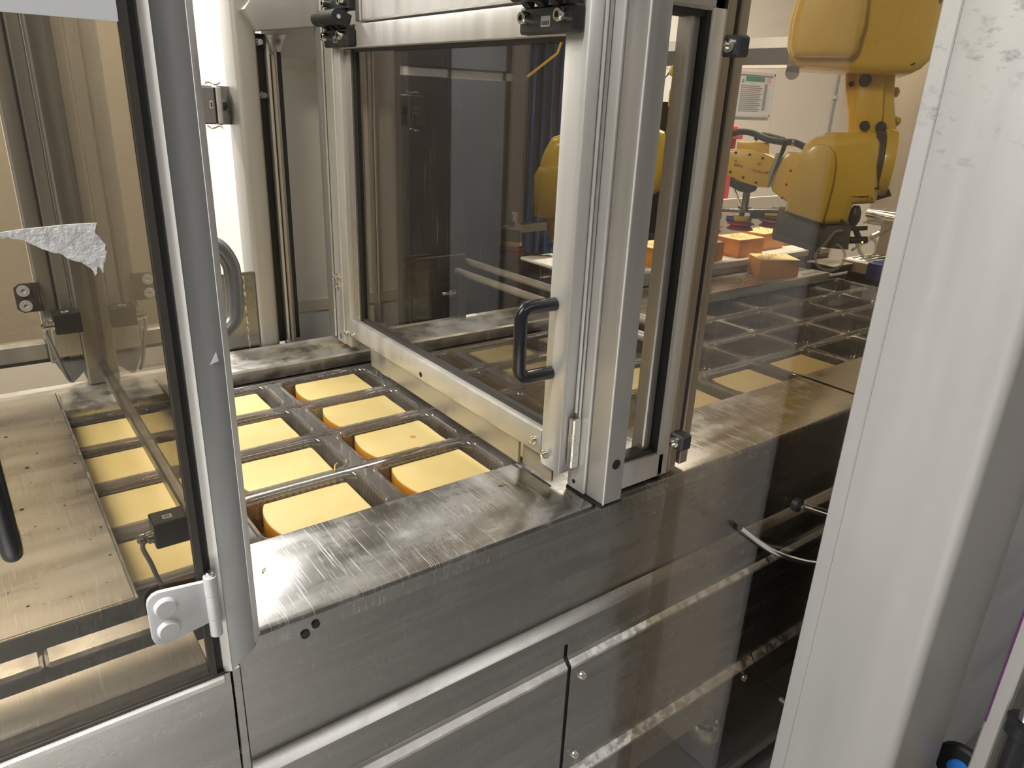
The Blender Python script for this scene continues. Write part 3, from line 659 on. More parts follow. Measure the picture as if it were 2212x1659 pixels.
ppr = tag(mk('paper_notice', white_paper, None, box, -0.25, 0.1265, 0.6978, 0.6995, 1.594, 1.9), 'blank white paper sheet stuck at the top of the hinged window', 'paper')
def torn(bm):
    rnd = random.Random(3); top = [(0.014, 1.436), (0.04, 1.4385), (0.068, 1.440), (0.0885, 1.440)]
    edge = [(0.086, 1.433), (0.089, 1.428), (0.0925, 1.422), (0.091, 1.412), (0.0885, 1.406), (0.0875, 1.398), (0.084, 1.404), (0.081, 1.396), (0.077, 1.404), (0.070, 1.409), (0.060, 1.416), (0.050, 1.420), (0.040, 1.426), (0.028, 1.431), (0.018, 1.4335)]
    j = []
    for a, b in zip(edge, edge[1:] + [top[0]]):
        j.append(a)
        for q in (.33, .66): j.append((a[0] + (b[0] - a[0]) * q + rnd.uniform(-.0012, .0012), a[1] + (b[1] - a[1]) * q + rnd.uniform(-.0016, .0016)))
    prism(bm, top + j, 0.6982, 0.6994, 'y')
tag(mk('torn_tape', torn_paper, None, torn), 'torn white scrap of tape stuck on the hinged window', 'tape')
# safety switch by the near post
def switch(loc, label, s=1.0, mirror=1):
    t = thing('safety_switch', label, 'switch', loc, 0, 'black safety switches')
    mk('housing', black_plastic, t, box, 0, 0.036 * s, 0, 0.030 * s, 0, 0.032 * s, 0.0015)
    mk('sticker', sticker_grey, t, box, 0.012 * s, 0.022 * s, 0.008 * s, 0.017 * s, 0.032 * s, 0.0323 * s)
    for j in range(3): mk('sticker_print', ink, t, box, 0.014 * s + j * .002, 0.0152 * s + j * .002, 0.010 * s, 0.015 * s, 0.0323 * s, 0.0325 * s)
    mk('cable_gland', chrome, t, lathe, [(0, 0), (0.0075 * s, 0), (0.0075 * s, -.006 * s), (0.0055 * s, -.007 * s), (0.0065 * s, -.009 * s), (0.006 * s, -.014 * s), (0.003 * s, -.017 * s), (0, -.017 * s)], (0, 0.012 * s, 0.012 * s), 'x', 16)
    mk('cable', grey_plastic, t, tube, smooth_path([(-0.010 * s, 0.010 * s, 0.010 * s), (-0.013 * s, 0.006 * s, 0.004 * s), (-0.008 * s, 0.002, -0.015 * s), (-0.004 * s, 0.0, -0.035 * s), (0.002, 0, -0.06 * s), (0.008, 0.004, -0.075 * s)], 5), 0.0026 * s, 8)
    return t
switch((0.106, 0.785, 1.063), 'black safety switch with cable inside the hinged window beside the clamp hinge', 1.0)
# cross pane between the posts
cp = thing('cross_pane', 'tinted cross pane with brown bottom rail between the grey post and far frame', 'window', (0.18, 1.2, 1.0)); A = At(cp)
A('pane', tint_brown, box, 0.1785, 0.1815, 0.79, 1.655, 1.0, 2.2)
A('bottom_rail', steel_dull, box, 0.170, 0.186, 0.79, 1.655, 0.982, 1.004, 0.003)
# far frame of that window
ff = thing('far_guard_frame', 'slotted far guard frame post with hinge behind the torn tape', 'post', (0.14, 1.70, 0.96)); A = At(ff)
A('profile', alu_backlit, box, 0.090, 0.118, 1.685, 1.725, 1.005, 2.2, 0.003)
A('slot', gasket, box, 0.118, 0.122, 1.69, 1.72, 1.01, 2.2)
A('profile', alu_backlit, box, 0.122, 0.146, 1.685, 1.725, 0.985, 2.2, 0.003)
A('post', alu_backlit, box, 0.149, 0.190, 1.662, 1.735, 0.9545, 2.2, 0.003)
A('cross_beam', alu_dark, box, -1.4, 0.090, 1.69, 1.725, 1.012, 1.052, 0.004)
A('cross_beam_slot', rubber, box, -1.4, 0.090, 1.688, 1.6905, 1.010, 1.0165)
A('end_cap', grey_plastic, prism, [(0.095, 1.012), (0.15, 1.012), (0.15, 0.985), (0.122, 0.960), (0.116, 0.962)], 1.68, 1.69, 'y')
A('hinge_leaf', gasket, prism, [(0.096, 1.178), (0.062, 1.178), (0.052, 1.170), (0.052, 1.128), (0.062, 1.120), (0.096, 1.120)], 1.676, 1.682, 'y', 0.001)
for z in (1.164, 1.134): A('hinge_cap', lgrey_plastic, lathe, [(0.011, 0), (0.011, -.004), (0.004, -.004), (0.003, -.002), (0, -.002)], (0.067, 1.676, z), 'y', 20)
for x in (0.0905, 0.0945): A('hinge_slot', chrome, box, x, x + .0018, 1.6745, 1.677, 1.134, 1.165)
A('bracket', alu_dark, box, 0.10, 0.15, 1.672, 1.688, 1.02, 1.10, 0.002)
fw = tag(mk('far_window', tint_brown, None, box, -1.4, 0.088, 1.703, 1.707, 1.053, 2.2), 'far tinted window sheet behind the sliding cover', 'window')
switch((0.105, 1.630, 1.080), 'black safety switch on the far guard frame below its hinge', 1.3)

# ================================================================== FAR SIDE BETWEEN THE POSTS
fc = thing('far_column', 'rounded steel column with top beam behind the open bay', 'column', (0.55, 1.76, 0.95)); A = At(fc)
A('column', post_steel, prism, rrect(0.528, 0.578, 1.72, 1.812, 0.012, 4), 0.95, 2.3, 'z')
A('top_beam', post_steel, prism, [(0.545, 1.700), (0.572, 1.662), (0.715, 1.682), (0.715, 1.77), (0.60, 1.77)], 1.69, 1.80, 'y', 0.004)
A('back_flange', dark_paint, box, 0.578, 0.612, 1.755, 1.765, 0.955, 1.66)
A('bright_trim', alu, box, 0.602, 0.608, 1.735, 1.755, 0.955, 1.655, 0.001)
A('trim', carton, box, 0.6125, 0.620, 1.74, 1.765, 0.955, 1.62, 0.001)
A('trim_bracket', steel_bright, prism, [(0.598, 1.658), (0.645, 1.662), (0.630, 1.625), (0.612, 1.625)], 1.728, 1.734, 'y', 0.001)
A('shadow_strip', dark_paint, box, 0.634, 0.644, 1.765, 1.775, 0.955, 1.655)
for z in (1.643, 1.535): A('screw', chrome, lathe, [(0.007, 0), (0.007, -.002), (0.003, -.002), (0.003, -.018), (0.006, -.018), (0.006, -.021), (0, -.021)], (0.590, 1.755, z), 'y', 12)
wp = thing('weld_plate', 'stained steel plate with a weld seam beside the rounded column', 'plate', (0.49, 1.73, 0.95)); A = At(wp)
A('plate', steel_panel, box, 0.452, 0.527, 1.722, 1.73, 0.951, 1.147, 0.001)
def weld(bm):
    pts = []; rads = []
    rnd = random.Random(5)
    for k in range(40): pts.append((0.502 + rnd.uniform(-.001, .001), 1.7215, 0.953 + k * 0.0048)); rads.append(0.0022 + rnd.uniform(-.0007, .0008))
    tube(bm, pts, 0.002, 8, 0, False, rads)
A('weld_seam', steel_bright, weld)
jb = thing('junction_box', 'small grey junction box with wire clips and black knob on the column', 'junction box', (0.485, 1.765, 1.51)); A = At(jb)
A('box_body', grey_plastic, box, 0.453, 0.487, 1.75, 1.785, 1.472, 1.548, 0.003)
A('lid', lgrey_plastic, box, 0.4885, 0.502, 1.748, 1.787, 1.470, 1.550, 0.004)
A('seal', rubber, box, 0.487, 0.4888, 1.751, 1.784, 1.473, 1.547)
A('knob', black_plastic, lathe, [(0, 0), (0.011, 0), (0.011, .008), (0.006, .013), (0, .013)], (0.502, 1.765, 1.51), 'x', 16)
for z in (1.551, 1.469): A('wire_clip', chrome, tube, smooth_path([(0.465, 1.752, z), (0.475, 1.751, z + (.006 if z > 1.5 else -.006)), (0.49, 1.75, z + (.001 if z > 1.5 else -.001)), (0.500, 1.75, z + (.006 if z > 1.5 else -.006))], 4), 0.0018, 6)
A('label_plate', white_paper, box, 0.474, 0.481, 1.7492, 1.7499, 1.504, 1.520)
A('label_print', ink, box, 0.476, 0.479, 1.7486, 1.7493, 1.507, 1.517)
A('mount', steel_panel, box, 0.44, 0.53, 1.786, 1.80, 1.47, 1.55)
# grey cabinet doors behind the line
gc = thing('grey_cabinet', 'grey cabinet with a pale stripe and a painted reflection behind the flap door', 'cabinet', (0.95, 1.9, 0.9)); A = At(gc)
A('front', grey_paint, box, 0.622, 0.958, 1.82, 2.10, 0.85, 2.3)
A('stripe_and_reflection', white_board, box, 0.622, 0.958, 1.816, 1.82, 1.004, 1.034)
A('stripe_and_reflection', wall_mat, box, 0.622, 0.79, 1.816, 1.82, 1.592, 1.618)  # bright reflection on the far side, painted on as a pale band
A('edge_trim', alu_dark, box, 0.880, 0.888, 1.814, 1.82, 0.95, 2.2, 0.001)
A('edge_trim', alu, box, 0.893, 0.898, 1.814, 1.82, 0.95, 2.2, 0.001)
A('side_panel', dark_paint, box, 1.09, 1.262, 1.82, 2.10, 0.85, 2.3)
A('back_panel', dark_paint, box, 1.262, 1.40, 1.95, 2.10, 0.85, 2.3)
dc = thing('dark_column', 'dark machine column standing behind the flap door pane', 'column', (1.02, 1.8, 0.9)); A = At(dc)
A('column', dark_paint, box, 0.962, 1.086, 1.76, 1.86, 0.9, 2.3, 0.003)
A('edge', gasket, box, 0.948, 0.962, 1.755, 1.80, 0.96, 2.3)
A('plate', dark_paint, box, 0.97, 1.13, 1.735, 1.745, 1.045, 1.135, 0.002)
A('plate', interior, box, 0.965, 1.08, 1.725, 1.735, 0.95, 1.06, 0.002)
A('bracket', gasket, box, 1.075, 1.10, 1.68, 1.72, 0.94, 1.09, 0.002)
A('stud', steel_bright, tube, [(1.03, 1.70, 1.037), (1.085, 1.70, 1.037)], 0.005, 10)
A('stud_nut', steel_bright, lathe, [(0, 0), (0.011, 0), (0.011, .008), (0, .008)], (1.05, 1.70, 1.037), 'x', 6)
A('stud_nut', steel_bright, lathe, [(0, 0), (0.011, 0), (0.011, .008), (0, .008)], (1.063, 1.70, 1.037), 'x', 6)
for k, x in enumerate((1.10, 1.145)):
    tag(mk('guard_tube', alu, None, tube, [(x, 1.755, 1.088 + 0.02 * k), (x, 0.975 + 0.03 * k, 1.098 + 0.02 * k)], 0.010, 12), ['steel guard tube crossing behind the flap door pane, lower of two', 'steel guard tube crossing behind the flap door pane, upper of two'][k], 'tube')

# ================================================================== ROBOT CELL
tb = thing('infeed_table', 'steel infeed table with crumbs between the trays and the white belt', 'table', (2.2, 1.6, 0.95)); A = At(tb)
A('table_top', steel_dull, box, 1.62, 2.66, 1.53, 1.69, 0.955, 0.967, 0.002)
A('front_rail', steel_rail, box, 1.42, 2.66, 1.508, 1.53, 0.938, 0.974, 0.004)
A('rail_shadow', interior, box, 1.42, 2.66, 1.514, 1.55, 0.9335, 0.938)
for k in range(34):
    x = 1.45 + k * 0.0345
    A('chain_clip', interior, box, x, x + 0.016, 1.503, 1.512, 0.9335, 0.940, 0.001)
cv_ = thing('belt_conveyor', 'white belt conveyor carrying cheese blocks in the robot cell', 'conveyor', (2.2, 1.9, 0.95)); A = At(cv_)
A('belt', white_plastic, box, 1.6, 2.95, 1.700, 2.10, 1.005, 1.018, 0.004)
A('side_strip', white_plastic, box, 1.6, 2.95, 1.694, 1.700, 0.992, 1.016, 0.002)
A('side_panel', steel_panel, box, 1.6, 2.95, 1.698, 1.706, 0.93, 0.992)
cr = bmesh.new()
for k in range(120):
    x, y = random.uniform(1.75, 2.6), random.uniform(1.535, 1.69); s = random.uniform(0.0008, 0.0025); box(cr, x - s * 2, x + s * 2, y - s, y + s, 0.9672, 0.9672 + s, 0)
tag(obj('table_crumbs', cr, crumb_mat), 'cheese crumbs scattered on the steel infeed table', 'crumbs', None, 'stuff')
def block(x, y, z, rz, label, L=0.157, W=0.112, H=0.068, sd=1):
    t = thing('cheese_block', label, 'cheese', (x, y, z), rz, 'cheese blocks in the robot cell')
    bm = cheese_geo(L, W, H, 0.004, sd); bmesh.ops.translate(bm, verts=bm.verts[:], vec=(0, W / 2, H))
    obj('block', bm, [cheese_top, cheese_rind, cheese_rind], t, 40)
    bm = bmesh.new(); rnd = random.Random(sd)
    for k in range(9):
        x0, y0 = rnd.uniform(.03, L - .03), rnd.uniform(.02, W - .02); a = rnd.uniform(0, 6); l = rnd.uniform(.006, .016)
        tube(bm, smooth_path([(x0, y0, H + .0005), (x0 + l * math.cos(a), y0 + l * math.sin(a), H + .006), (x0 + 2 * l * math.cos(a + .5), y0 + 2 * l * math.sin(a + .5), H + .002)], 3), 0.0008, 5)
    s = obj('shreds', bm, crumb_mat, t); s['kind'] = 'stuff'
block(2.333, 1.603, 0.9678, math.radians(-30), 'orange cheese block standing askew on the steel infeed table', sd=11)
block(1.905, 1.745, 1.018, 0.02, 'orange cheese block on the belt seen in the narrow framed pane', sd=12)
block(2.105, 1.715, 1.018, 0.0, 'orange cheese block on the belt just right of the slotted profile', sd=13)
block(2.347, 1.716, 1.018, 0.0, 'orange cheese block on the belt behind the askew block', sd=14)
block(2.565, 1.765, 1.018, 0.06, 'orange cheese block on the belt under the robot grey cover', sd=15)
block(2.755, 1.80, 1.018, 0.0, 'reddish orange cheese block at the belt end beside the sensor', sd=16)
# sensor and scale at the belt end
sn = thing('belt_sensor', 'small black belt sensor with green light beside the conveyor end', 'sensor', (2.80, 1.70, 0.96)); A = At(sn)
A('stand', dark_paint, box, 2.79, 2.83, 1.69, 1.72, 0.96, 1.055, 0.002)
A('head', black_plastic, box, 2.785, 2.845, 1.678, 1.715, 1.055, 1.085, 0.003)
A('indicator', led_green, lathe, [(0.0032, 0), (0.0032, -.0015), (0, -.002)], (2.80, 1.678, 1.072), 'y', 10)
wb = thing('weigh_plate', 'black flat weighing plate below the clear hose loop', 'plate', (2.8, 1.58, 0.97)); A = At(wb)
A('plate', steel_dull, box, 2.70, 2.835, 1.52, 1.64, 0.985, 0.990, 0.001)
A('plate_base', black_plastic, box, 2.70, 2.835, 1.52, 1.64, 0.962, 0.985, 0.001)
mb = thing('mesh_conveyor', 'cream framed mesh conveyor end wrapped with blue tape', 'conveyor', (2.95, 1.45, 0.95)); A = At(mb)
A('frame', carton, box, 2.84, 2.87, 1.20, 1.575, 0.955, 1.0, 0.003)
A('frame', carton, box, 2.87, 3.5, 1.565, 1.58, 0.955, 1.0, 0.003)
for k in range(17): A('mesh_rod', chrome, tube, [(2.872 + k * 0.02, 1.20, 1.0), (2.872 + k * 0.02, 1.565, 1.0)], 0.003, 6)
for k in range(12): A('mesh_link', white_plastic, tube, [(2.872, 1.22 + k * 0.03, 1.003), (3.2, 1.22 + k * 0.03, 1.003)], 0.0035, 6)
A('blue_tape', blue_tape, box, 2.836, 2.876, 1.405, 1.462, 0.94, 1.006, 0.002)
A('blue_tape', blue_tape, prism, [(2.876, 1.462), (2.915, 1.455), (2.895, 1.44), (2.92, 1.41), (2.876, 1.405)], 1.004, 1.008, 'z')
A('under_frame', dark_paint, box, 2.86, 3.4, 1.22, 1.55, 0.90, 0.95)
sc_ = thing('steel_cell_frame', 'grey steel upright and arm frame at the right edge of the robot cell', 'frame', (2.9, 1.45, 0.9)); A = At(sc_)
A('upright', post_steel, box, 3.05, 3.13, 1.32, 1.62, 1.12, 2.3, 0.004)
A('side_box', post_steel, box, 2.95, 3.15, 1.28, 1.50, 1.02, 1.175, 0.004)
A('arm_tube', steel_bright, tube, [(2.93, 1.555, 1.178), (2.93, 1.43, 1.172)], 0.016, 14)
A('arm_plate', steel_bright, box, 2.93, 3.1, 1.40, 1.56, 1.185, 1.195, 0.002)
A('brace', steel_bright, tube, [(2.95, 1.60, 1.02), (2.95, 1.44, 1.15)], 0.006, 8)
A('boss', black_gloss, lathe, [(0, 0), (0.035, 0), (0.035, -.012), (0.018, -.02), (0, -.02)], (3.05, 1.43, 1.575), 'x', 24)
A('boss_bolt', chrome, lathe, [(0, 0), (0.014, 0), (0.014, -.012), (0.006, -.014), (0, -.01)], (3.03, 1.43, 1.575), 'x', 16)
# backdrop things
cbm = thing('cross_beam', 'dark and grey cross beam high behind the yellow robots', 'beam', (3.3, 2.2, 1.8)); A = At(cbm)
A('beam', alu_dark, box, 3.3, 3.36, 1.7, 3.6, 1.825, 1.875, 0.003)
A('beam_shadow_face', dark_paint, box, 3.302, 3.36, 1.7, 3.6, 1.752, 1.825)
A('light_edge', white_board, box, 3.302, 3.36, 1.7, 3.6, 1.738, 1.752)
wbd = thing('white_back_board', 'white splash board standing behind the belt conveyor', 'board', (3.0, 2.35, 0.9)); A = At(wbd)
A('board', white_board, box, 2.35, 3.75, 2.34, 2.355, 0.0, 1.13, 0.001)
A('board_rail', steel_panel, box, 2.55, 2.61, 2.325, 2.34, 0.9, 1.18)
A('board_rail', rubber, box, 2.61, 2.618, 2.325, 2.34, 0.9, 1.18)
rc = thing('red_crate', 'red plastic panel behind the robot wrist', 'crate', (3.15, 2.6, 1.0)); A = At(rc)
A('crate_wall', red_crate, box, 3.02, 3.34, 2.55, 2.60, 0.0, 1.47, 0.01)
A('crate_rim', red_crate, box, 3.00, 3.36, 2.53, 2.56, 1.40, 1.44, 0.005)
A('print', white_board, box, 3.14, 3.17, 2.546, 2.55, 1.19, 1.225)
A('print', white_board, box, 3.18, 3.20, 2.546, 2.55, 1.19, 1.225)
nt_ = thing('framed_notice', 'framed notice with green heading on the cream back wall', 'notice', (5.34, 3.98, 1.65)); A = At(nt_)
A('frame', lgrey_plastic, box, 5.11, 5.13, 3.97, 4.0, 1.49, 1.82, 0.003)
A('frame', lgrey_plastic, box, 5.56, 5.58, 3.97, 4.0, 1.49, 1.82, 0.003)
A('frame', lgrey_plastic, box, 5.11, 5.58, 3.97, 4.0, 1.80, 1.825, 0.003)
A('frame', lgrey_plastic, box, 5.11, 5.58, 3.97, 4.0, 1.485, 1.51, 0.003)
A('sheet', plain('notice_paper', (0.66, 0.65, 0.64), 0.6), box, 5.13, 5.56, 3.985, 3.99, 1.505, 1.805)
A('heading', ink_green, box, 5.22, 5.46, 3.982, 3.985, 1.755, 1.79)
A('logo', ink_pink, box, 5.49, 5.54, 3.982, 3.985, 1.755, 1.79)
A('dot', ink_grey, lathe, [(0.014, 0), (0.014, -.002), (0, -.002)], (5.185, 3.984, 1.755), 'y', 12)
for k in range(14): A('text_line', ink_grey, box, 5.17, 5.43 + 0.02 * math.sin(k * 2.3), 3.982, 3.985, 1.53 + k * .0145, 1.536 + k * .0145)
A('text_line', ink_pink, box, 5.30, 5.42, 3.981, 3.984, 1.677, 1.688)
A('side_column', ink_grey, box, 5.47, 5.51, 3.982, 3.985, 1.54, 1.74)
wc = thing('wall_conduit', 'thin grey conduit running down the cream back wall', 'conduit', (6.52, 3.98, 1.3)); A = At(wc)
A('pipe', grey_plastic, tube, [(6.53, 3.985, 1.86), (6.53, 3.985, 1.0)], 0.010, 10)
A('pipe_clip', lgrey_plastic, box, 6.505, 6.55, 3.97, 4.0, 1.66, 1.69)

db = thing('dark_back_panel', 'dark rear panel of the robot cell behind the half hidden robot', 'panel', (1.9, 2.3, 0)); A = At(db)
A('tall_panel', interior, box, 1.40, 1.98, 2.22, 2.25, 0.0, 2.4, 0.002)
A('low_panel', interior, box, 1.98, 2.62, 2.22, 2.25, 0.0, 1.545, 0.002)
# tall cabinets along the back wall, seen mirrored in the flap door pane
for k, (x0, x1, m, lab) in enumerate(((-0.776, -0.518, dark_paint, 'dark tall cabinet mirrored in the flap door pane'), (-1.136, -0.780, bluegrey_paint, 'blue grey tall cabinet mirrored in the flap door pane'), (-1.40, -1.14, dark_paint, 'dark tall cabinet beyond the mirrored blue grey one'))):
    t = thing('tall_cabinet', lab, 'cabinet', ((x0 + x1) / 2, 3.8, 0), 0, 'tall cabinets'); A = At(t)
    A('lower_door', m, box, x0, x1, 3.60, 3.99, 0.0, 1.641, 0.004)
    A('upper_door', m, box, x0, x1, 3.60, 3.99, 1.686, 2.5, 0.004)
    A('shelf_gap', wall_mat, box, x0 + .01, x1 - .01, 3.62, 3.99, 1.641, 1.686)
# ---------------------------------------------------------------- robot at the right
R1 = thing('yellow_robot', 'yellow robot arm with drum housing and red suction cups above the white belt', 'robot', (2.39021, 1.55222, 0), math.radians(33 - 90), 'yellow robots')
def rp(name, mat, fn, *a, parent=None, label=None, **k):
    o = mk(name, mat, parent or R1, fn, *a, **k)
    if label: o['label'] = label
    return o
hou = [(-0.111, 2.40), (-0.111, 2.048), (-0.092, 1.888), (-0.102, 1.806), (-0.096, 1.736), (-0.078, 1.7), (-0.054, 1.68), (0.144, 1.67), (0.279, 1.67), (0.305, 1.686), (0.334, 1.723), (0.347, 1.797), (0.336, 1.868), (0.28, 2.039), (0.26, 2.40)]
rp('drum_housing', yellow, prism, hou, -0.14, 0.22, 'y', 0.03, 0, 3)
rp('drum_cover', yellow, prism, [(-0.095, 2.034), (-0.080, 1.888), (-0.090, 1.806), (-0.086, 1.736), (-0.070, 1.708), (0.095, 1.708), (0.112, 1.728), (0.120, 1.808), (0.112, 1.914), (0.095, 2.03)], -0.19, -0.12, 'y', 0.025, 0, 3)
rp('mount_column', yellow, box, -0.02, 0.22, -0.08, 0.16, 2.35, 3.06, 0.02)
rp('lug', grey_plastic, lathe, [(0, -.01), (0.022, -.01), (0.022, .01), (0, .01)], (-0.068, -0.10, 1.665), 'y', 18)
rp('lug_arm', grey_plastic, box, -0.088, -0.048, -0.11, -0.09, 1.665, 1.72)
rp('cover_screw', black_plastic, lathe, [(0.008, 0), (0.008, -.004), (0, -.004)], (0.31, -0.135, 1.868), 'y', 12)
rp('cover_screw', black_plastic, lathe, [(0.008, 0), (0.008, -.004), (0, -.004)], (0.275, -0.135, 1.70), 'y', 12)
lkp = [(0.088, 1.70), (0.104, 1.627), (0.132, 1.541), (0.150, 1.44), (0.18, 1.36), (0.234, 1.338), (0.270, 1.350), (0.298, 1.390), (0.303, 1.440), (0.285, 1.51), (0.262, 1.59), (0.245, 1.70)]
rp('link_arm', yellow, prism, lkp, 0.02, 0.12, 'y', 0.012, 0, 2)
rp('link_face', yellow, prism, [(0.131, 1.69), (0.149, 1.542), (0.160, 1.485), (0.235, 1.485), (0.236, 1.546), (0.212, 1.69)], -0.005, 0.03, 'y', 0.012, 0, 2)
for (a, z, r) in ((0.159, 1.652, 0.020), (0.185, 1.512, 0.016), (0.235, 1.511, 0.017)):
    rp('link_bolt', black_plastic, lathe, [(0, .01), (r, .01), (r, -.008), (r * .7, -.012), (0, -.012)], (a, -0.006, z), 'y', 16)
rp('link_hole', rubber, lathe, [(0.009, 0), (0.009, -.002), (0, -.002)], (0.121, 0.019, 1.640), 'y', 12)
for z in (1.62, 1.53): rp('link_fitting', brass, lathe, [(0, 0), (0.016, 0), (0.016, .012), (0.008, .018), (0, .018)], (0.258 + (1.62 - z) * .25, 0.07, z), 'x', 8)
bodyp = [(-0.018, 1.226), (-0.010, 1.32), (-0.004, 1.391), (0.008, 1.442), (0.034, 1.468), (0.068, 1.477), (0.116, 1.478), (0.157, 1.488), (0.192, 1.492), (0.215, 1.486), (0.232, 1.466), (0.238, 1.43), (0.242, 1.385), (0.250, 1.339), (0.258, 1.293), (0.253, 1.277), (0.19, 1.269), (0.184, 1.208), (0.113, 1.195), (0.052, 1.208)]
rp('forearm_body', yellow, prism, bodyp, -0.16, 0.05, 'y', 0.028, 0, 3)
rp('forearm_drum', yellow, lathe, [(0.0, -0.10), (0.085, -0.10), (0.088, -0.09), (0.092, 0.02), (0.094, 0.055), (0.088, 0.062), (0, 0.062)], (0.165, -0.06, 1.400), 'x', 32)
rp('joint_ring', dark_paint, lathe, [(0.0, 0.055), (0.098, 0.055), (0.098, 0.085), (0, 0.085)], (0.165, -0.05, 1.402), 'x', 32, label='dark joint ring')
rp('joint_flange', yellow, lathe, [(0.0, 0.085), (0.104, 0.085), (0.108, 0.095), (0.106, 0.122), (0, 0.125)], (0.165, -0.03, 1.400), 'x', 32)
arch = [(-0.014, 1.233), (-0.006, 1.328), (0.002, 1.391), (0.013, 1.425), (0.030, 1.446), (0.054, 1.454), (0.082, 1.450), (0.102, 1.431), (0.113, 1.398), (0.116, 1.337), (0.112, 1.266), (0.106, 1.203), (0.048, 1.216)]
rp('arch_cover', yellow, prism, arch, -0.185, -0.14, 'y', 0.012, 0, 2)
rp('body_screw', chrome, lathe, [(0.007, 0), (0.007, -.003), (0.003, -.004), (0, -.002)], (0.222, -0.128, 1.445), 'y', 12)
rp('body_screw', black_plastic, lathe, [(0.006, 0), (0.006, -.003), (0, -.003)], (0.165, -0.161, 1.215), 'y', 10)
rp('body_slot', rubber, box, 0.232, 0.256, -0.152, -0.148, 1.322, 1.329)
rp('rear_bracket', yellow, box, 0.25, 0.285, -0.05, 0.0, 1.318, 1.326)
rp('rear_bracket', black_plastic, prism, [(0.245, 1.315), (0.30, 1.315), (0.31, 1.295), (0.25, 1.27)], -0.03, 0.02, 'y')
wr = [(-0.252, 1.394), (-0.244, 1.409), (-0.202, 1.416), (-0.154, 1.416), (-0.109, 1.406), (-0.069, 1.391), (-0.071, 1.307), (-0.088, 1.293), (-0.119, 1.292), (-0.186, 1.307), (-0.235, 1.329), (-0.253, 1.354)]
wh = rp('wrist_housing', yellow, prism, wr, -0.05, 0.06, 'y', 0.006, 0, 2)
for (a, z) in ((-0.244, 1.400), (-0.213, 1.404), (-0.165, 1.400), (-0.120, 1.391), (-0.246, 1.375), (-0.249, 1.350), (-0.222, 1.338), (-0.176, 1.322), (-0.130, 1.308), (-0.082, 1.345)):
    rp('wrist_screw', rubber, lathe, [(0.0048, 0), (0.0048, -.002), (0, -.002)], (a, -0.05, z), 'y', 10, parent=wh)
def text(body_, size, loc, mat, parent, flip=True, tilt=0.0):
    cu = bpy.data.curves.new('lettering', 'FONT'); cu.body = body_; cu.size = size; cu.extrude = 0.0004; cu.align_x = 'CENTER'; cu.align_y = 'CENTER'
    tmp = bpy.data.objects.new('lettering_source', cu); C.objects.link(tmp)
    me = bpy.data.meshes.new_from_object(tmp.evaluated_get(bpy.context.evaluated_depsgraph_get())); bpy.data.objects.remove(tmp); bpy.data.curves.remove(cu)
    me.materials.clear(); me.materials.append(mat)
    o = bpy.data.objects.new('lettering', me); C.objects.link(o); o.parent = parent
    o.rotation_euler = (PI / 2, (PI if flip else 0) + tilt, 0); o.location = loc; return o
text('FANUC', 0.0145, (-0.124, -0.0512, 1.346), ink_red, wh, True, 0.12)
text('Robot', 0.010, (-0.163, -0.0512, 1.354), sticker_grey, wh, True, 0.12)
text('M-6iB', 0.0125, (-0.198, -0.0512, 1.362), ink, wh, True, 0.12)
text('6S', 0.010, (-0.209, -0.0512, 1.377), ink, wh, True, 0.12)
text('+J5', 0.013, (-0.126, -0.0512, 1.371), ink, wh, True, 0.12)
text('+J6', 0.011, (-0.095, -0.0512, 1.345), ink, wh, True, 0.12)
rp('wrist_cap', yellow, prism, [(-0.215, 1.404), (-0.215, 1.44), (-0.108, 1.443), (-0.103, 1.402)], -0.02, 0.05, 'y', 0.006, 0, 2)
rp('wrist_neck', yellow, prism, [(-0.076, 1.299), (-0.068, 1.387), (-0.041, 1.418), (0.002, 1.415), (0.0, 1.31), (-0.012, 1.251), (-0.047, 1.269), (-0.07, 1.283)], -0.08, 0.06, 'y', 0.012, 0, 2)
for (a, z) in ((-0.022, 1.358), (-0.028, 1.312), (-0.034, 1.266)): rp('neck_screw', rubber, lathe, [(0.004, 0), (0.004, -.002), (0, -.002)], (a, -0.081, z), 'y', 10)
rp('cable_bracket', grey_plastic, prism, [(-0.078, 1.412), (-0.052, 1.418), (-0.045, 1.455), (-0.060, 1.455), (-0.064, 1.42), (-0.068, 1.379), (-0.076, 1.302), (-0.088, 1.295), (-0.088, 1.354)], -0.09, -0.08, 'y', 0.001)
rp('cable_hose', rubber, tube, smooth_path([(-0.32, 0.05, 1.36), (-0.29, 0.02, 1.412), (-0.267, 0, 1.442), (-0.238, -.01, 1.464), (-0.203, -.02, 1.474), (-0.163, -.02, 1.470), (-0.121, -.03, 1.455), (-0.066, -.04, 1.448), (-0.019, -.03, 1.446), (0.04, 0, 1.42)], 5), 0.0115, 12)
rp('cable_hose', rubber, tube, smooth_path([(-0.158, 0.0, 1.448), (-0.14, 0, 1.466), (-0.11, -.01, 1.465), (-0.06, -.03, 1.455)], 5), 0.008, 10)
for a in (-0.068, -0.03): rp('hose_clamp', chrome, lathe, [(0.0125, -.004), (0.0135, -.004), (0.0135, .004), (0.0125, .004)], (a, -0.035, 1.447), 'x', 16)
rp('tool_flange', black_plastic, prism, [(-0.219, 1.318), (-0.122, 1.297), (-0.128, 1.278), (-0.145, 1.270), (-0.181, 1.272), (-0.219, 1.288)], -0.045, 0.045, 'y', 0.004)
rp('tool_shaft', steel_panel, lathe, [(0.013, 1.275), (0.013, 1.218), (0.024, 1.217), (0.024, 1.205)], (-0.158, 0, 0), 'z', 16)
rp('shaft_rod', chrome, tube, [(-0.205, -0.01, 1.28), (-0.175, -0.01, 1.225)], 0.004, 8)
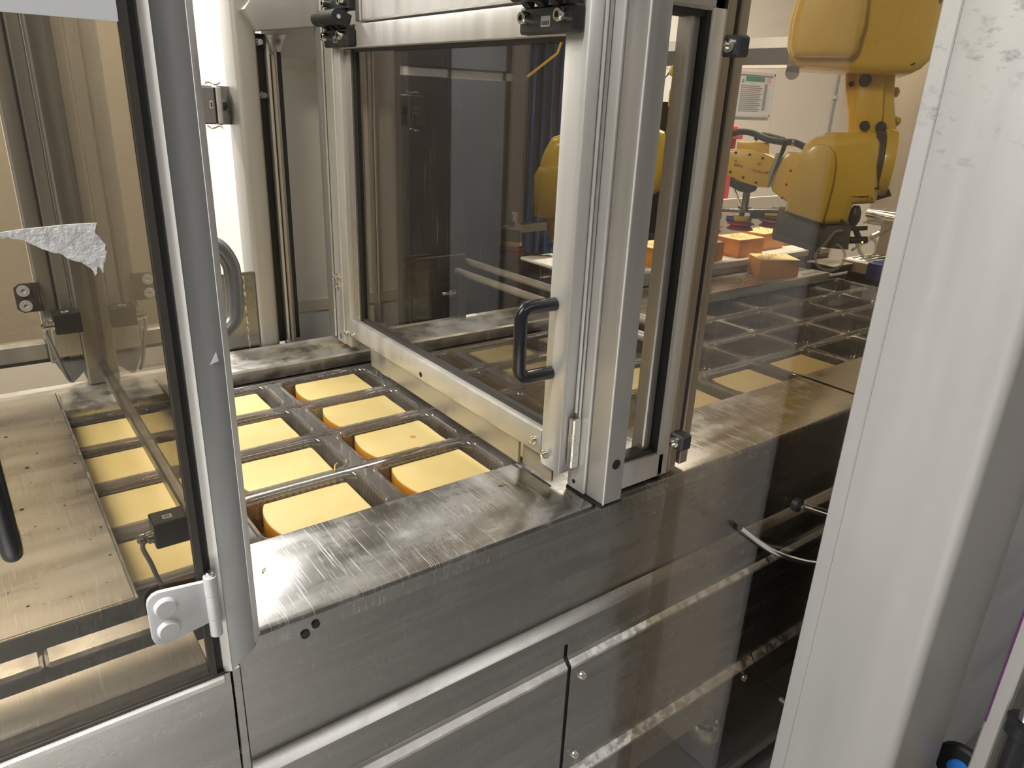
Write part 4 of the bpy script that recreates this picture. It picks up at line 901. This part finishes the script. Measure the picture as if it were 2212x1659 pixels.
rp('gripper_bar', steel_panel, prism, [(-0.42, 1.180), (-0.42, 1.194), (0.02, 1.222), (0.02, 1.208)], -0.018, 0.018, 'y', 0.002)
rp('gripper_valve', black_plastic, box, -0.135, -0.085, -0.03, 0.02, 1.180, 1.206, 0.003)
rp('gripper_valve', black_plastic, box, -0.30, -0.235, -0.03, 0.02, 1.162, 1.186, 0.003)
rp('gripper_fitting', blue_tape, lathe, [(0.0, 0), (0.010, 0), (0.010, .03), (0, .03)], (-0.215, -0.02, 1.172), 'x', 10)
def cup(root, a, y, z, s=1.0):
    """bellows cup hanging below (a, y, z)"""
    mk('cup_fitting', brass, root, lathe, [(0, 0), (0.032 * s, 0), (0.038 * s, -.006 * s), (0.038 * s, -.016 * s), (0.022 * s, -.02 * s), (0, -.02 * s)], (a, y, z), 'z', 20)
    mk('suction_cup', cup_red, root, lathe, [(0, -.018 * s), (0.030 * s, -.018 * s), (0.049 * s, -.026 * s), (0.050 * s, -.029 * s), (0.034 * s, -.036 * s), (0.047 * s, -.046 * s), (0.048 * s, -.049 * s), (0.036 * s, -.052 * s), (0, -.05 * s)], (a, y, z), 'z', 26)
    mk('cup_stem', dark_paint, root, lathe, [(0.010 * s, 0.0), (0.010 * s, .02 * s), (0, .02 * s)][::-1], (a, y, z), 'z', 12)
cup(R1, -0.164, 0.0, 1.184); cup(R1, -0.275, 0.0, 1.166); cup(R1, -0.055, 0.06, 1.196)
rp('grey_cover', cover_grey, prism, [(-0.039, 1.152), (-0.040, 1.224), (-0.013, 1.223), (0.113, 1.195), (0.20, 1.197), (0.204, 1.118), (0.115, 1.117)], -0.13, 0.08, 'y', 0.004)
rp('cover_rail', cover_grey, prism, [(-0.047, 1.151), (-0.040, 1.153), (0.118, 1.117), (0.115, 1.100), (-0.043, 1.133)], -0.15, 0.08, 'y', 0.002)
def ringpts(c, r, y, a0, a1, n=22): return [(c[0] + r * math.cos(a0 + (a1 - a0) * k / n), y + 0.01 * k / n, c[1] + r * math.sin(a0 + (a1 - a0) * k / n)) for k in range(n + 1)]
rp('clear_hose', clear_hose, tube, [(0.172, -0.15, 1.184), (0.15, -0.155, 1.179)] + ringpts((0.151, 1.092), 0.046, -0.16, 2.2, 7.6) , 0.0045, 10)
rp('clear_hose', clear_hose, tube, smooth_path([(0.222, -0.1, 1.155), (0.24, -0.1, 1.117), (0.26, -.1, 1.094), (0.279, -.1, 1.095), (0.292, -.1, 1.114), (0.288, -.1, 1.146), (0.262, -.1, 1.168)], 5), 0.006, 10)
rp('clear_hose', clear_hose, tube, smooth_path([(0.235, -.1, 1.208), (0.269, -.1, 1.219), (0.29, -.1, 1.211), (0.294, -.1, 1.19), (0.270, -.1, 1.172)], 5), 0.0035, 8)
rp('connector', black_plastic, lathe, [(0, 1.196), (0.010, 1.196), (0.019, 1.215), (0.019, 1.24), (0.010, 1.262), (0, 1.262)], (0.205, -0.10, 0), 'z', 16)
rp('connector_nut', chrome, lathe, [(0, 1.188), (0.011, 1.188), (0.011, 1.196), (0, 1.196)], (0.209, -0.10, 0), 'z', 12)
rp('connector', black_plastic, tube, [(0.214, -0.1, 1.188), (0.235, -0.1, 1.150)], 0.0095, 12)
rp('connector', black_plastic, tube, [(0.165, -0.12, 1.182), (0.215, -0.11, 1.188), (0.25, -.1, 1.192)], 0.0075, 12)
rp('connector', black_gloss, tube, [(0.205, -0.11, 1.148), (0.258, -0.10, 1.153)], 0.012, 12)
rp('indicator_light', led_orange, lathe, [(0.003, 0), (0.003, -.002), (0, -.002)], (0.244, -0.1125, 1.146), 'y', 10)

# ---------------------------------------------------------------- robot behind the flap door
R2 = thing('yellow_robot', 'yellow robot half hidden behind the flap door and the corner post', 'robot', (1.60270, 1.71868, 0), math.radians(47 - 90), 'yellow robots')
def r2(name, mat, fn, *a, **k): return mk(name, mat, R2, fn, *a, **k)
r2('forearm_body', yellow, prism, [(-0.188, 1.345), (-0.183, 1.378), (-0.174, 1.405), (-0.155, 1.44), (-0.12, 1.452), (-0.004, 1.48), (0.132, 1.495), (0.187, 1.475), (0.206, 1.417), (0.208, 1.363), (0.189, 1.3), (0.023, 1.17), (-0.099, 1.121), (-0.136, 1.124), (-0.166, 1.173), (-0.185, 1.209)], 0.0, 0.20, 'y', 0.03, 0, 3)
r2('front_cover', yellow, prism, [(-0.193, 1.213), (-0.199, 1.335), (-0.186, 1.357), (-0.11, 1.361), (-0.10, 1.204), (-0.185, 1.204)], -0.04, 0.03, 'y', 0.012, 0, 2)
r2('upper_arm', yellow, box, 0.0, 0.15, 0.05, 0.22, 1.45, 2.3, 0.02)
r2('mount_column', dark_paint, box, -0.05, 0.15, 0.1, 0.25, 2.25, 3.06, 0.01)
r2('edge_plate', yellow, tube, [(0.222, 0.0, 1.650), (0.217, 0, 1.634), (0.195, 0, 1.606), (0.190, 0, 1.585), (0.190, 0, 1.549), (0.214, 0, 1.526), (0.230, 0, 1.505)], 0.005, 8)
r2('edge_block', yellow, prism, [(0.186, 1.659), (0.208, 1.648), (0.200, 1.623), (0.180, 1.635)], -0.01, 0.04, 'y', 0.002)
r2('side_plate', dark_paint, prism, [(0.17, 1.62), (0.215, 1.70), (0.25, 1.76), (0.33, 1.78), (0.33, 1.66), (0.20, 1.655)], 0.06, 0.09, 'y')
r2('side_plate', dark_paint, prism, [(0.17, 1.56), (0.30, 1.56), (0.30, 1.14), (0.17, 1.14)], 0.22, 0.25, 'y')
r2('bagged_cable', grey_plastic, tube, smooth_path([(0.21, 0.1, 1.45), (0.24, 0.08, 1.41), (0.225, 0.08, 1.37), (0.25, 0.1, 1.33)], 5), 0.022, 10)
r2('gripper_bar', alu_dark, prism, [(-0.292, 1.168), (-0.150, 1.192), (-0.150, 1.166), (-0.278, 1.145)], -0.015, 0.015, 'y', 0.002)
r2('gripper_block', dark_paint, box, -0.292, -0.235, -0.02, 0.02, 1.122, 1.160, 0.002)
r2('gripper_cylinder', steel_bright, lathe, [(0, 1.165), (0.015, 1.165), (0.015, 1.212), (0.012, 1.216), (0, 1.216)], (-0.258, 0, 0), 'z', 18)
r2('gripper_fitting', blue_tape, box, -0.272, -0.252, -0.02, -0.012, 1.172, 1.186, 0.002)
r2('blue_hose', blue_tape, tube, smooth_path([(-0.235, -.01, 1.178), (-0.21, -.01, 1.195), (-0.2, 0, 1.22), (-0.195, 0, 1.26)], 4), 0.003, 8)
cup(R2, -0.262, 0.0, 1.124, 0.86)
bl = thing('blue_cover', 'dark blue cloth cover hanging behind the second robot', 'cover', (1.60270, 1.71868, 0), math.radians(47 - 90))
def drape(bm):
    n = 14; pts = []
    for k in range(n + 1): pts.append((-0.26 + 0.12 * k / n, 0.31 + 0.012 * math.sin(k * 1.7)))
    for k in range(n, -1, -1): pts.append((-0.26 + 0.12 * k / n, 0.345 + 0.012 * math.sin(k * 1.7)))
    prism(bm, pts, 1.03, 1.95, 'z')
mk('cloth', blue_cloth, bl, drape)
mk('cloth_rail', steel_panel, bl, box, -0.28, -0.12, 0.31, 0.345, 1.95, 1.97)
ys = tag(mk('yellow_rod', brass, None, tube, [(1.66, 1.98, 1.78), (1.62, 1.975, 1.69), (1.50, 1.97, 1.615)], 0.004, 8), 'thin yellow rod hanging high behind the flap door pane', 'rod')
